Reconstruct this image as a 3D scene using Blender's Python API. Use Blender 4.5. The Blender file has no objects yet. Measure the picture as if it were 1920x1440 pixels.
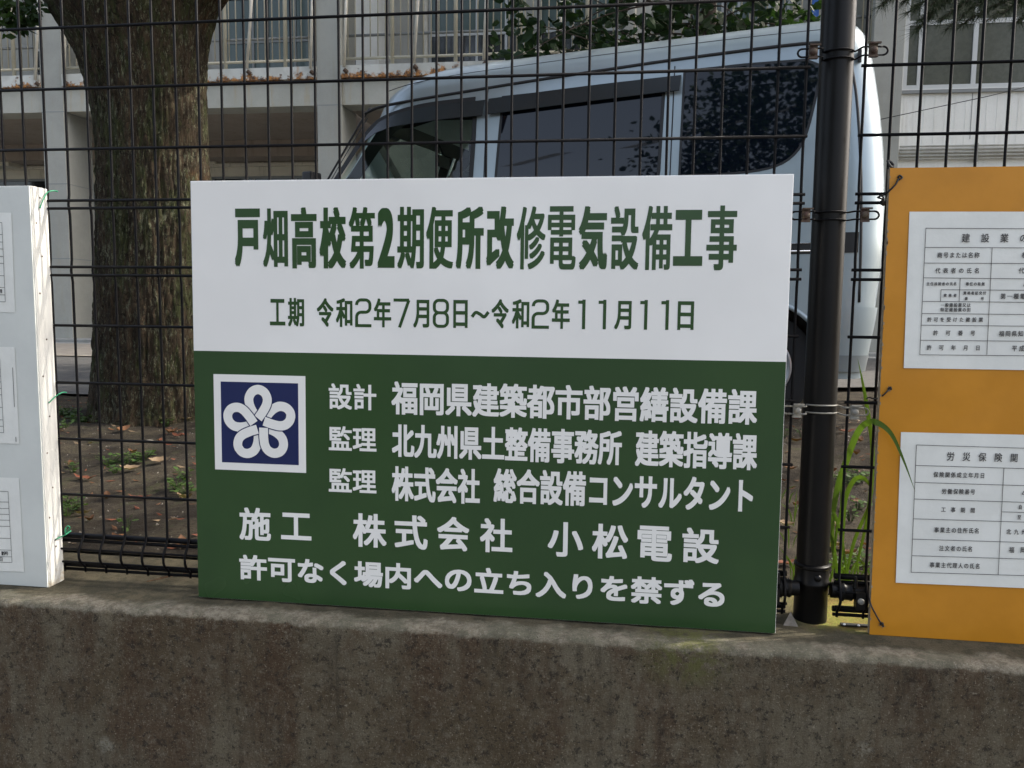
import bpy, bmesh, math, random
import numpy as np
from mathutils import Vector, Matrix, noise
random.seed(7); RNG = np.random.RandomState(5)
R = math.radians; PI = math.pi
scene = bpy.context.scene
COL = scene.collection
# ------------------------------------------------------------------ camera, sky, sun, exposure
F_PX, YAW, PITCH, ROLL = 1493.0, -0.136, 0.0956, 0.0106
CAM = np.array([0, 0, 1.53])
FWD = np.array([math.sin(YAW)*math.cos(PITCH), math.cos(YAW)*math.cos(PITCH), -math.sin(PITCH)])
RT0 = np.array([math.cos(YAW), -math.sin(YAW), 0.0]); UP0 = np.cross(RT0, FWD)
RT = RT0*math.cos(ROLL) + UP0*math.sin(ROLL); UP = -RT0*math.sin(ROLL) + UP0*math.cos(ROLL)
cam_d = bpy.data.cameras.new('camera'); cam = bpy.data.objects.new('camera', cam_d); COL.objects.link(cam)
cam_d.sensor_width = 36; cam_d.lens = F_PX/1920*36; cam_d.clip_start = .05; cam_d.clip_end = 2000
cam.matrix_world = Matrix(((RT[0], UP[0], -FWD[0], 0), (RT[1], UP[1], -FWD[1], 0), (RT[2], UP[2], -FWD[2], 1.53), (0, 0, 0, 1)))
scene.camera = cam
SUN = Vector((.86, .30, .85)).normalized()
world = bpy.data.worlds.new('World'); scene.world = world; world.use_nodes = True
wn = world.node_tree; bg = wn.nodes['Background']
sky = wn.nodes.new('ShaderNodeTexSky'); sky.sky_type = 'NISHITA'; sky.sun_disc = False
sky.sun_elevation = math.asin(SUN.z); sky.sun_rotation = math.atan2(SUN.x, SUN.y); sky.air_density = 1.0; sky.dust_density = 6.0; sky.ozone_density = .6
hs = wn.nodes.new('ShaderNodeHueSaturation'); hs.inputs['Saturation'].default_value = .68; wn.links.new(sky.outputs[0], hs.inputs['Color']); wn.links.new(hs.outputs[0], bg.inputs[0]); bg.inputs[1].default_value = .15
sd = bpy.data.lights.new('sun', 'SUN'); sd.energy = 2.0; sd.angle = R(.6); sd.color = (1, .93, .82)
sun = bpy.data.objects.new('sun', sd); COL.objects.link(sun); sun.rotation_euler = (-SUN).to_track_quat('-Z', 'Y').to_euler()
scene.view_settings.view_transform = 'Standard'; scene.view_settings.look = 'None'; scene.view_settings.gamma = 1
scene.view_settings.use_curve_mapping = False
scene.view_settings.exposure = 1.75
scene.cycles.max_bounces = 8; scene.cycles.transparent_max_bounces = 16

# pixel of the photograph -> point on a real plane of the place
def ray(px, py): return FWD + RT*(px-960)/F_PX + UP*(720-py)/F_PX
def onP(px, py, p0, n):
    d = ray(px, py); n = np.array(n, float); return CAM + d*((np.array(p0, float)-CAM)@n)/(d@n)
def onY(px, py, Y): return onP(px, py, (0, Y, 0), (0, 1, 0))
def onZ(px, py, Z): return onP(px, py, (0, 0, Z), (0, 0, 1))

# ------------------------------------------------------------------ helpers
def link(o, parent=None):
    COL.objects.link(o)
    if parent is not None:
        o.parent = parent
        o.matrix_parent_inverse = parent.matrix_basis.inverted() if not parent.get('local') else Matrix()
    return o
def tag(o, label=None, cat=None, group=None, kind=None):
    if label: o['label'] = label
    if cat: o['category'] = cat
    if group: o['group'] = group
    if kind: o['kind'] = kind
    return o
def empty(name, loc, label, cat, group=None, rotz=0, local=False):
    o = bpy.data.objects.new(name, None); o.location = loc; o.rotation_euler.z = rotz; o.empty_display_size = .1
    COL.objects.link(o)
    if local: o['local'] = 1
    return tag(o, label, cat, group)
class MB:
    def __init__(s): s.v = []; s.f = []; s.mi = []; s.m = 0
    def add(s, vs, fs):
        b = len(s.v); s.v += [tuple(x) for x in vs]; s.f += [tuple(b+i for i in f) for f in fs]; s.mi += [s.m]*len(fs); return s
    def box(s, x0, x1, y0, y1, z0, z1):
        v = [(x, y, z) for x in (x0, x1) for y in (y0, y1) for z in (z0, z1)]
        return s.add(v, [(0, 1, 3, 2), (4, 6, 7, 5), (0, 4, 5, 1), (2, 3, 7, 6), (0, 2, 6, 4), (1, 5, 7, 3)])
    def tube(s, pts, r, n=8, caps=True):
        pts = [Vector(p) for p in pts]; rr = r if isinstance(r, (list, tuple)) else [r]*len(pts)
        vs = []; up = None
        for i, p in enumerate(pts):
            t = (pts[min(i+1, len(pts)-1)] - pts[max(i-1, 0)]).normalized()
            if up is None: up = t.orthogonal().normalized()
            up = (up - t*up.dot(t)); up = up.normalized() if up.length > 1e-6 else t.orthogonal().normalized()
            b = t.cross(up)
            for k in range(n):
                a = 2*PI*k/n; vs.append(p + (up*math.cos(a) + b*math.sin(a))*rr[i])
        fs = [(i*n+k, i*n+(k+1) % n, (i+1)*n+(k+1) % n, (i+1)*n+k) for i in range(len(pts)-1) for k in range(n)]
        if caps: fs += [tuple(range(n))[::-1], tuple((len(pts)-1)*n+k for k in range(n))]
        return s.add(vs, fs)
    def lathe(s, c, axis, prof, n=24):      # prof: (distance along axis, radius)
        ax = Vector(axis).normalized(); u = ax.orthogonal().normalized(); w = ax.cross(u); c = Vector(c); vs = []
        for h, r in prof:
            for k in range(n):
                a = 2*PI*k/n; vs.append(c + ax*h + (u*math.cos(a)+w*math.sin(a))*r)
        fs = [(i*n+k, i*n+(k+1) % n, (i+1)*n+(k+1) % n, (i+1)*n+k) for i in range(len(prof)-1) for k in range(n)]
        fs += [tuple(range(n))[::-1], tuple((len(prof)-1)*n+k for k in range(n))]
        return s.add(vs, fs)
    def poly(s, pts): return s.add(pts, [tuple(range(len(pts)))])
    def mesh(s, name, mats, smooth=None):
        me = bpy.data.meshes.new(name); me.from_pydata(s.v, [], s.f)
        for m in (mats if isinstance(mats, (list, tuple)) else [mats]): me.materials.append(m)
        if any(s.mi): me.polygons.foreach_set('material_index', s.mi)
        if smooth is not None:
            me.polygons.foreach_set('use_smooth', [True]*len(me.polygons))
            if smooth < 180: me.set_sharp_from_angle(angle=R(smooth))
        me.update(); return me
    def build(s, name, mats, parent=None, smooth=None, bevel=0):
        me = s.mesh(name, mats, smooth); o = bpy.data.objects.new(name, me)
        if bevel:
            b = bmesh.new(); b.from_mesh(me); bmesh.ops.remove_doubles(b, verts=b.verts, dist=1e-5)
            bmesh.ops.bevel(b, geom=list(b.edges), offset=bevel, segments=2, profile=.6, affect='EDGES'); b.to_mesh(me); b.free()
        return link(o, parent)
def inst(name, me, parent, mw=None):
    o = bpy.data.objects.new(name, me)
    if mw is not None: o.matrix_basis = mw
    return link(o, parent)
def spline(pts, n=6):
    P = [np.array(p, float) for p in pts]; P = [2*P[0]-P[1]] + P + [2*P[-1]-P[-2]]; out = []
    for i in range(1, len(P)-2):
        for k in range(n):
            t = k/n; a, b, c, d = P[i-1:i+3]
            out.append(.5*((2*b)+(-a+c)*t+(2*a-5*b+4*c-d)*t*t+(-a+3*b-3*c+d)*t**3))
    return out + [P[-2]]

# ------------------------------------------------------------------ materials
class NT:
    def __init__(s, name):
        s.m = bpy.data.materials.new(name); s.m.use_nodes = True; s.t = s.m.node_tree; s.b = s.t.nodes['Principled BSDF']
        s.tc = s.t.nodes.new('ShaderNodeTexCoord').outputs['Object']; s.geo = s.t.nodes.new('ShaderNodeNewGeometry').outputs['Position']
    def n(s, typ, **kw):
        x = s.t.nodes.new(typ)
        for k, v in kw.items(): setattr(x, k, v)
        return x
    def l(s, a, b): s.t.links.new(a, b)
    def pos(s, sc=(1, 1, 1), world=True):
        m = s.n('ShaderNodeMapping'); s.l(s.geo if world else s.tc, m.inputs[0]); m.inputs['Scale'].default_value = sc; return m.outputs[0]
    def noise(s, scale, detail=4, rough=.6, vec=None, dist=0):
        x = s.n('ShaderNodeTexNoise'); x.inputs['Scale'].default_value = scale; x.inputs['Detail'].default_value = detail
        x.inputs['Roughness'].default_value = rough; x.inputs['Distortion'].default_value = dist; s.l(vec or s.geo, x.inputs['Vector']); return x.outputs['Fac']
    def vor(s, scale, vec=None, feature='F1', out='Distance'):
        x = s.n('ShaderNodeTexVoronoi', feature=feature); x.inputs['Scale'].default_value = scale; s.l(vec or s.geo, x.inputs['Vector']); return x.outputs[out]
    def ramp(s, fac, a, b, ca=0, cb=1):     # smooth step of fac between a and b
        x = s.n('ShaderNodeMapRange', interpolation_type='SMOOTHSTEP'); x.inputs[1].default_value = a; x.inputs[2].default_value = b
        x.inputs[3].default_value = ca; x.inputs[4].default_value = cb; s.l(fac, x.inputs[0]); return x.outputs[0]
    def mix(s, fac, a, b, mode='MIX'):
        x = s.n('ShaderNodeMix', data_type='RGBA', blend_type=mode)
        for sock, v in ((x.inputs[0], fac), (x.inputs[6], a), (x.inputs[7], b)):
            if isinstance(v, bpy.types.NodeSocket): s.l(v, sock)
            elif isinstance(v, (int, float)): sock.default_value = v
            else: sock.default_value = (*v, 1)
        return x.outputs[2]
    def math(s, op, a, b=0.0):
        x = s.n('ShaderNodeMath', operation=op)
        for i, v in enumerate((a, b)):
            if isinstance(v, bpy.types.NodeSocket): s.l(v, x.inputs[i])
            else: x.inputs[i].default_value = v
        return x.outputs[0]
    def sep(s, k, world=True):
        x = s.n('ShaderNodeSeparateXYZ'); s.l(s.geo if world else s.tc, x.inputs[0]); return x.outputs[k]
    def col(s, c):
        if isinstance(c, bpy.types.NodeSocket): s.l(c, s.b.inputs['Base Color'])
        else: s.b.inputs['Base Color'].default_value = (*c, 1)
    def rough(s, r):
        if isinstance(r, bpy.types.NodeSocket): s.l(r, s.b.inputs['Roughness'])
        else: s.b.inputs['Roughness'].default_value = r
    def bump(s, h, strength=.5, dist=.002):
        x = s.n('ShaderNodeBump'); x.inputs['Strength'].default_value = strength; x.inputs['Distance'].default_value = dist
        s.l(h, x.inputs['Height']); s.l(x.outputs[0], s.b.inputs['Normal'])
def simple(name, c, rough=.5, c2=None, scale=8, metal=0, bump=0, bscale=60, bdist=.002, spec=.5, coat=0, stretch=None):
    t = NT(name)
    v = t.pos(stretch) if stretch else None
    if c2: t.col(t.mix(t.ramp(t.noise(scale, 5, .65, v), .35, .65), c, c2))
    else: t.col(c)
    t.rough(rough); t.b.inputs['Metallic'].default_value = metal; t.b.inputs['Specular IOR Level'].default_value = spec
    if coat: t.b.inputs['Coat Weight'].default_value = coat; t.b.inputs['Coat Roughness'].default_value = .06
    if bump: t.bump(t.noise(bscale, 5, .7, v), bump, bdist)
    return t.m

def concrete_wall_mat():
    t = NT('weathered_wall_concrete')
    base = t.mix(t.ramp(t.noise(4.5, 6, .75), .38, .60), (.092, .067, .037), (.155, .132, .088))
    base = t.mix(t.ramp(t.noise(9, 5, .7, t.pos((1, 1, .28))), .42, .62, 0, .85), base, (.082, .050, .027))
    base = t.mix(t.ramp(t.noise(70, 5, .85), .48, .68, 0, .75), base, (.19, .165, .12))
    base = t.mix(t.ramp(t.noise(230, 2, .7), .60, .69, 0, .7), base, (.32, .28, .21))
    base = t.mix(t.ramp(t.noise(48, 5, .85), .52, .62, 0, .8), base, (.026, .021, .015))
    pit = t.ramp(t.vor(58), .05, .14, 1, 0); pitm = t.math('MULTIPLY', pit, t.ramp(t.noise(14, 3), .55, .62))
    base = t.mix(pitm, base, (.02, .017, .014))
    spot = t.math('MULTIPLY', t.ramp(t.vor(3.1), .03, .085, 1, 0), t.ramp(t.noise(120, 3, .8), .42, .6))
    base = t.mix(t.math('MULTIPLY', spot, .7), base, (.30, .28, .22))
    # paler worn upper edge, greener growth under the post
    z = t.sep(2); zz = t.math('ADD', z, t.math('MULTIPLY', t.math('SUBTRACT', t.noise(26, 4, .7), .5), .03))
    edge = t.ramp(zz, .884, .892); 
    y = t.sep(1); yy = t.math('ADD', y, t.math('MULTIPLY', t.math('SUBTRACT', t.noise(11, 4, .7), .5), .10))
    topc = t.mix(t.ramp(t.noise(40, 5, .8), .38, .62), (.16, .138, .10), (.32, .285, .215))
    topc = t.mix(t.ramp(t.noise(7, 4, .7), .45, .6, 0, .6), topc, (.125, .125, .085))
    topc = t.mix(t.ramp(t.noise(210, 2, .7), .6, .72, 0, .7), topc, (.36, .33, .27))
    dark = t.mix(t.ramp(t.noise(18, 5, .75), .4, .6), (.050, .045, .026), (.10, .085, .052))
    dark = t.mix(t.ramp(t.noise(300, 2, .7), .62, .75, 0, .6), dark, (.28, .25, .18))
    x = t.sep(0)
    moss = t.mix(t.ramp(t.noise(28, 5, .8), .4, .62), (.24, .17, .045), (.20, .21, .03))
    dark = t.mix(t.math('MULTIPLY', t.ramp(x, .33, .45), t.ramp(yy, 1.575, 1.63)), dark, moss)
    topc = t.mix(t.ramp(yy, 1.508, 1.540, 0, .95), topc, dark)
    base = t.mix(edge, base, topc)
    drip = t.math('MULTIPLY', t.ramp(t.noise(13, 4, .7, t.pos((1, 1, .06))), .50, .66), t.ramp(t.noise(3, 3), .4, .6))
    base = t.mix(t.math('MULTIPLY', t.math('MULTIPLY', drip, .55), t.ramp(z, .890, .884)), base, (.035, .029, .020))
    fine = t.ramp(t.noise(380, 3, .8), .40, .62); base = t.mix(t.math('MULTIPLY', fine, .25), base, (.025, .020, .014))
    gx = t.math('MULTIPLY', t.ramp(x, .02, .12), t.ramp(x, .24, .16)); gz = t.ramp(z, .80, .87)
    base = t.mix(t.math('MULTIPLY', t.math('MULTIPLY', gx, gz), t.ramp(t.noise(45, 4, .8), .4, .6, 0, .75)), base, (.11, .115, .03))
    t.col(base); t.rough(.93); t.b.inputs['Specular IOR Level'].default_value = .25
    h = t.math('ADD', t.math('MULTIPLY', t.noise(170, 5, .85), .9), t.math('MULTIPLY', t.noise(22, 4, .7), .6))
    h = t.math('SUBTRACT', h, t.math('MULTIPLY', pitm, 1.0)); t.bump(h, 1.0, .008)
    return t.m
def bark_mat():
    t = NT('camphor_bark')
    v = t.pos((1, 1, .28))
    wv = t.n('ShaderNodeVectorMath', operation='ADD'); t.l(t.pos((1, 1, .30)), wv.inputs[0])
    nz = t.n('ShaderNodeTexNoise'); nz.inputs['Scale'].default_value = 22; nz.inputs['Detail'].default_value = 4; t.l(t.geo, nz.inputs['Vector'])
    sc = t.n('ShaderNodeVectorMath', operation='SCALE'); t.l(nz.outputs['Color'], sc.inputs[0]); sc.inputs['Scale'].default_value = .045; t.l(sc.outputs[0], wv.inputs[1])
    cell = t.vor(52, wv.outputs[0], 'DISTANCE_TO_EDGE')
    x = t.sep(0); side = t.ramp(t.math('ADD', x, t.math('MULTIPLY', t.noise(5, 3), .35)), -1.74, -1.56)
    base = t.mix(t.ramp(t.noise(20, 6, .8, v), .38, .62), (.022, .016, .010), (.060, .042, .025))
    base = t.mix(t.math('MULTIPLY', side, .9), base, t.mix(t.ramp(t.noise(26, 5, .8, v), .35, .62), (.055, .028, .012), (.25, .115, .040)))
    base = t.mix(t.ramp(t.noise(9, 6, .85, v), .47, .58, 0, .75), base, (.036, .046, .015))
    base = t.mix(t.ramp(t.math('ADD', t.noise(90, 4, .85, v), t.math('MULTIPLY', t.noise(6, 3), .25)), .66, .78, 0, .85), base, (.17, .175, .115))
    crack = t.math('MULTIPLY', t.ramp(cell, .0, .05, 1, 0), t.ramp(t.noise(17, 4, .8), .36, .55))
    base = t.mix(crack, base, (.012, .009, .006))
    base = t.mix(t.ramp(t.noise(85, 4, .85, v), .55, .63, 0, .7), base, (.018, .013, .01))
    t.col(base); t.rough(.95); t.b.inputs['Specular IOR Level'].default_value = .2
    h = t.math('ADD', t.math('MULTIPLY', crack, -.7), t.math('MULTIPLY', t.noise(55, 6, .85, v), 1.2)); t.bump(h, 1.0, .014)
    return t.m
def soil_mat():
    t = NT('leafy_soil')
    base = t.mix(t.ramp(t.noise(7, 5, .7), .38, .62), (.024, .019, .013), (.060, .050, .033))
    base = t.mix(t.ramp(t.noise(90, 4, .8), .45, .65, 0, .8), base, (.018, .013, .009))
    base = t.mix(t.ramp(t.noise(240, 3, .8), .6, .72, 0, .8), base, (.17, .155, .12))
    base = t.mix(t.ramp(t.noise(9, 5, .8), .56, .68, 0, .6), base, (.045, .055, .016))
    t.col(base); t.rough(.95); t.b.inputs['Specular IOR Level'].default_value = .2
    t.bump(t.math('ADD', t.noise(160, 5, .8), t.noise(30, 4, .7)), 1.0, .012)
    return t.m
def leaf_mat(name, c1, c2, scale=6, rough=.6, trans=.25):
    t = NT(name); t.b.inputs['Specular IOR Level'].default_value = .25; t.col(t.mix(t.ramp(t.noise(scale, 3, .7), .3, .7), c1, c2)); t.rough(rough)
    out = t.t.nodes['Material Output']; tr = t.n('ShaderNodeBsdfTranslucent'); tr.inputs[0].default_value = (c2[0]*1.6, c2[1]*1.9, c2[2]*.8, 1)
    ms = t.n('ShaderNodeMixShader'); ms.inputs[0].default_value = trans; t.l(t.b.outputs[0], ms.inputs[1]); t.l(tr.outputs[0], ms.inputs[2]); t.l(ms.outputs[0], out.inputs[0])
    return t.m
def plaster_mat(name, c1, c2, stain=(.30, .27, .17), amount=.35, zs=None):
    t = NT(name); base = t.mix(t.ramp(t.noise(2.2, 5, .7), .35, .65), c1, c2)
    base = t.mix(t.ramp(t.noise(9, 5, .7, t.pos((1, 1, .12))), .52, .72, 0, amount), base, stain)
    base = t.mix(t.ramp(t.noise(90, 3, .7), .55, .7, 0, .25), base, tuple(.6*a for a in c1))
    t.col(base); t.rough(.88); t.bump(t.noise(70, 4, .7), .3, .003); return t.m
def rust_edge_mat():
    t = NT('rusty_white_edge'); z = t.sep(2)
    zz = t.math('ADD', z, t.math('MULTIPLY', t.math('SUBTRACT', t.noise(5, 5, .7), .5), -.60))
    r = t.ramp(zz, 4.415, 4.365)
    base = t.mix(t.ramp(t.noise(4, 4), .4, .6), (.56, .56, .51), (.47, .47, .42))
    sv = t.pos((1, 1, .15)); base = t.mix(t.ramp(t.noise(7, 5, .7, sv), .58, .72, 0, .7), base, (.40, .20, .07))
    base = t.mix(r, base, t.mix(t.ramp(t.noise(18, 4, .8), .4, .6), (.45, .19, .04), (.05, .028, .018)))
    t.col(base); t.rough(.7); return t.m
def glass_mat(name, c, rough=.05, spec=.6):
    t = NT(name); t.col(c); t.rough(rough); t.b.inputs['Specular IOR Level'].default_value = spec; t.b.inputs['IOR'].default_value = 1.52; return t.m
def clear_glass(name, tint):
    t = NT(name); out = t.t.nodes['Material Output']; tr = t.n('ShaderNodeBsdfTransparent'); tr.inputs[0].default_value = (*tint, 1)
    gl = t.n('ShaderNodeBsdfGlossy'); gl.inputs['Roughness'].default_value = .02
    fr = t.n('ShaderNodeFresnel'); fr.inputs[0].default_value = 1.5; ms = t.n('ShaderNodeMixShader')
    t.l(fr.outputs[0], ms.inputs[0]); t.l(tr.outputs[0], ms.inputs[1]); t.l(gl.outputs[0], ms.inputs[2]); t.l(ms.outputs[0], out.inputs[0]); return t.m
def sign_mat(name, c, c2=None):
    t = NT(name); t.col(t.mix(t.ramp(t.noise(3, 3), .35, .65), c, c2 or tuple(.94*a for a in c))); t.rough(t.ramp(t.noise(2.5, 3), .3, .7, .16, .28))
    t.b.inputs['Specular IOR Level'].default_value = .38; t.bump(t.noise(3.5, 2, .5), .12, .02); return t.m
def wood_paint():
    t = NT('chipped_white_wood'); n = t.noise(25, 5, .8, t.pos((1, 1, .25)))
    base = t.mix(t.ramp(t.noise(9, 4), .35, .65), (.52, .52, .49), (.57, .57, .54))
    base = t.mix(t.ramp(n, .70, .76, 0, .5), base, (.45, .40, .30))
    h = t.math('MULTIPLY', t.ramp(t.vor(13), .04, .075, 1, 0), t.ramp(t.noise(6, 2), .5, .58)); base = t.mix(h, base, (.30, .16, .06))
    z = t.sep(2); base = t.mix(t.math('MULTIPLY', t.ramp(z, .97, .905), t.ramp(t.noise(30, 4, .8), .45, .62)), base, (.38, .33, .25))
    t.col(base); t.rough(.6); t.bump(t.noise(40, 4, .7, t.pos((1, 1, .2))), .4, .003); return t.m

M = dict(
 wall=concrete_wall_mat(), bark=bark_mat(), soil=soil_mat(),
 white_sign=sign_mat('white_sign_film', (.80, .79, .755)), green_sign=sign_mat('green_sign_film', (.028, .066, .021), (.023, .056, .019)),
 green_ink=sign_mat('green_lettering', (.026, .066, .019)), white_ink=sign_mat('white_lettering', (.78, .77, .73)), navy=sign_mat('navy_film', (.012, .020, .082)),
 edge_white=simple('white_sheet_edge', (.80, .80, .78), .4),
 fence=simple('black_coated_wire', (.002, .002, .003), .55, (.003, .0026, .003), 40, bump=.2, bscale=200, bdist=.0006, spec=.15),
 post=simple('black_post_coating', (.0030, .0028, .0028), .38, (.0048, .0044, .0042), 12, bump=.15, bscale=150, bdist=.0006, spec=.2),
 rusty=simple('rusty_bolt_metal', (.050, .022, .016), .8, (.085, .065, .042), 90, bump=.8, bscale=160, bdist=.002),
 dullbolt=simple('dull_zinc_bolt', (.16, .16, .15), .55, (.25, .23, .18), 120, bump=.4, bscale=200),
 orange=None, raw_ply=simple('raw_plywood_edge', (.33, .27, .18), .85, (.18, .14, .10), 80, bump=.5, bscale=200),
 paper=simple('laminated_paper', (.70, .71, .67), .28, (.64, .65, .61), 9, bump=.25, bscale=14, bdist=.004),
 ink=simple('black_printing', (.035, .035, .035), .6), green_string=simple('green_string', (.01, .22, .10), .5), black_string=simple('black_string', (.012, .012, .012), .7),
 board_grey=simple('painted_board_face', (.58, .60, .565), .45, (.54, .56, .53), 6, bump=.15, bscale=40), wood_white=wood_paint(),
 silver=None, van_glass=glass_mat('dark_privacy_glass', (.003, .005, .010), .02, .42), visor=glass_mat('smoked_visor', (.024, .030, .034), .2, .4),
 clear=clear_glass('pale_green_glass', (.74, .86, .80)), trim=simple('black_trim', (.012, .012, .013), .5), cabin=simple('grey_cabin_lining', (.62, .62, .59), .9),
 chrome=simple('chrome_strip', (.6, .6, .6), .15, metal=1), tyre=simple('tyre_rubber', (.014, .014, .014), .9), hub=simple('silver_wheel', (.42, .43, .44), .35, metal=.6),
 lamp=glass_mat('smoked_lamp', (.02, .005, .005), .1), bumper=None,
 col=plaster_mat('grey_panel_plaster', (.31, .31, .275), (.35, .35, .31), amount=.2), beam=plaster_mat('beam_plaster', (.38, .375, .32), (.43, .425, .37), (.40, .30, .15), .5),
 soffit=plaster_mat('brown_soffit', (.30, .25, .20), (.34, .285, .23), (.12, .10, .08), .4), inner=plaster_mat('cream_inner_wall', (.62, .58, .47), (.56, .52, .42), (.20, .17, .09), .7),
 upper=plaster_mat('pale_upper_wall', (.34, .335, .30), (.39, .385, .35), amount=.25), siding=plaster_mat('cream_siding', (.80, .79, .72), (.84, .83, .77), (.44, .40, .30), .3),
 rust_edge=rust_edge_mat(), rail=simple('cream_rail_paint', (.46, .43, .33), .5, (.44, .40, .29), 10), frame=simple('window_frame', (.52, .53, .51), .4),
 greyframe=simple('grey_window_frame', (.22, .23, .22), .45), winglass=glass_mat('curtained_glass', (.045, .075, .062), .12), darkglass=glass_mat('dark_glass', (.012, .013, .014), .08),
 oliveglass=simple('frosted_olive_glass', (.055, .058, .035), .22, (.075, .075, .05), 20), pvc=simple('cream_pipe', (.60, .57, .48), .5, (.48, .44, .36), 6),
 asphalt=simple('old_asphalt', (.045, .044, .042), .9, (.062, .060, .057), 12, bump=.6, bscale=250, bdist=.004), sunlit_paving=simple('sunlit_paving_colour', (.30, .27, .22), .9, (.24, .21, .17), 8, bump=.4, bscale=150), slab=simple('grey_slab', (.24, .24, .22), .85, (.30, .30, .28), 5, bump=.3),  # the pale paving colour has sunlight painted into it
 stone=simple('pale_stone', (.17, .155, .135), .85, (.10, .09, .075), 50, bump=.5), dryleaf=None,
 leafA=leaf_mat('camphor_leaves', (.012, .028, .008), (.030, .055, .014)), leafB=leaf_mat('bush_leaves', (.009, .024, .009), (.022, .046, .014), trans=.15),
 pine=leaf_mat('pine_needles', (.014, .026, .012), (.030, .045, .020), trans=.1), weed=leaf_mat('weed_leaves', (.026, .058, .014), (.052, .088, .02), 30), grass=leaf_mat('grass_blades', (.045, .095, .015), (.085, .135, .022), 25, trans=.2),
 twig=simple('twig_bark', (.05, .038, .028), .9, (.08, .06, .045), 30), blue=simple('blue_paint', (.02, .11, .42), .5), black=simple('black_plastic', (.015, .015, .015), .5),
)
def silver_mat():
    t = NT('silver_blue_paint'); t.col(t.mix(t.ramp(t.noise(2, 4, .6), .4, .65, 0, .35), (.34, .405, .435), (.30, .355, .38))); t.b.inputs['Metallic'].default_value = .4; t.rough(t.ramp(t.noise(5, 4), .3, .7, .30, .42))
    t.b.inputs['Coat Weight'].default_value = .4; t.b.inputs['Coat Roughness'].default_value = .15; return t.m
M['silver'] = silver_mat()
M['bumper'] = simple('grey_bumper_paint', (.22, .25, .26), .4, (.19, .215, .22), 4, metal=.3)
def orange_mat():
    t = NT('orange_painted_board'); t.col(t.mix(t.ramp(t.noise(5, 4, .7), .35, .65), (.45, .190, .014), (.51, .218, .018))); t.rough(t.ramp(t.noise(4, 4), .3, .7, .28, .45)); t.bump(t.noise(30, 3), .15, .003); t.b.inputs['Specular IOR Level'].default_value = .3; return t.m
M['orange'] = orange_mat()
def dryleaf_mat(name, a, b):
    return leaf_mat(name, a, b, 40, .7, .1)
M['dry1'] = dryleaf_mat('dry_brown_leaf', (.070, .032, .016), (.13, .062, .028)); M['dry2'] = dryleaf_mat('dry_red_leaf', (.095, .026, .015), (.13, .050, .025)); M['dry3'] = dryleaf_mat('dry_tan_leaf', (.13, .088, .052), (.19, .14, .09))

# ------------------------------------------------------------------ setting: street, wall, yard
GZ = 1.0
def soil_z(x, y):
    t = min(1, max(0, (y-1.80)/1.6)); base = .905 + (GZ-.905)*t*t*(3-2*t)
    a = max(0, 1-max(0, y-4.3)/.8)*max(0, min(1, (y-1.82)/.2))
    return base + a*(.018*noise.noise(Vector((x*2.3, y*2.3, 0))) + .010*noise.noise(Vector((x*9, y*9, 3))) + .005*noise.noise(Vector((x*28, y*28, 7))))
b = MB(); b.poly([(-300, -300, -.02), (300, -300, -.02), (300, 300, -.02), (-300, 300, -.02)]); tag(b.build('ground', M['asphalt']), kind='structure')
b = MB(); b.poly([(-60, -6, 0), (60, -6, 0), (60, 1.46, 0), (-60, 1.46, 0)]); tag(b.build('road', M['asphalt']), kind='structure')
# concrete retaining wall: face, worn chamfer, top, with uneven skin
def wall_mesh():
    prof = [(1.478, -.01), (1.478, .3), (1.478, .5), (1.478, .55)] + [(1.478, .55+.0125*i) for i in range(1, 26)] + [(1.478, .872), (1.478, .880), (1.478, .887), (1.479, .892), (1.4815, .8965), (1.486, .8995), (1.494, .900)] + [(1.498+.0125*i, .900) for i in range(1, 25)] + [(1.80, .897), (1.82, .86), (1.82, 0)]
    prof = [p for i, p in enumerate(prof) if i == 0 or p != prof[i-1]]
    xs = list(np.arange(-3.2, -1.55, .1)) + list(np.arange(-1.55, 1.05, .008)) + list(np.arange(1.05, 3.5, .1))
    vs = []; n = len(prof)
    for x in xs:
        for (y, z) in prof:
            k = noise.noise(Vector((x*9, y*9, z*9)))*.0022 + noise.noise(Vector((x*40, y*40, z*40)))*.0012
            edge = max(0, 1-abs(z-.892)/.03)*max(0, 1-abs(y-1.484)/.03)
            c = noise.noise(Vector((x*5, 0, 1)))*.004+noise.noise(Vector((x*22, 0, 4)))*.004
            dy = -k*(1 if z < .893 else .3)+edge*(c+.001); dz = (k if z > .89 else 0)-edge*abs(c)*.8
            vs.append((x, y+dy, z+dz))
    fs = [(i*n+j, (i+1)*n+j, (i+1)*n+j+1, i*n+j+1) for i in range(len(xs)-1) for j in range(n-1)]
    b = MB(); b.add(vs, fs); return b
tag(wall_mesh().build('retaining_wall', M['wall'], smooth=180), 'low weathered concrete wall with mossy top under the signs and fence', 'wall')
def grid(name, x0, x1, y0, y1, st, zf, mat, ystep=None):
    xs = np.arange(x0, x1+1e-6, st); ys = np.arange(y0, y1+1e-6, ystep or st); n = len(ys)
    vs = [(x, y, zf(x, y)) for x in xs for y in ys]
    fs = [(i*n+j, (i+1)*n+j, (i+1)*n+j+1, i*n+j+1) for i in range(len(xs)-1) for j in range(n-1)]
    b = MB(); b.add(vs, fs); return tag(b.build(name, mat, smooth=180), kind='structure')
grid('soil_ground', -3.3, 2.4, 1.80, 5.4, .025, soil_z, M['soil'])
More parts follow.
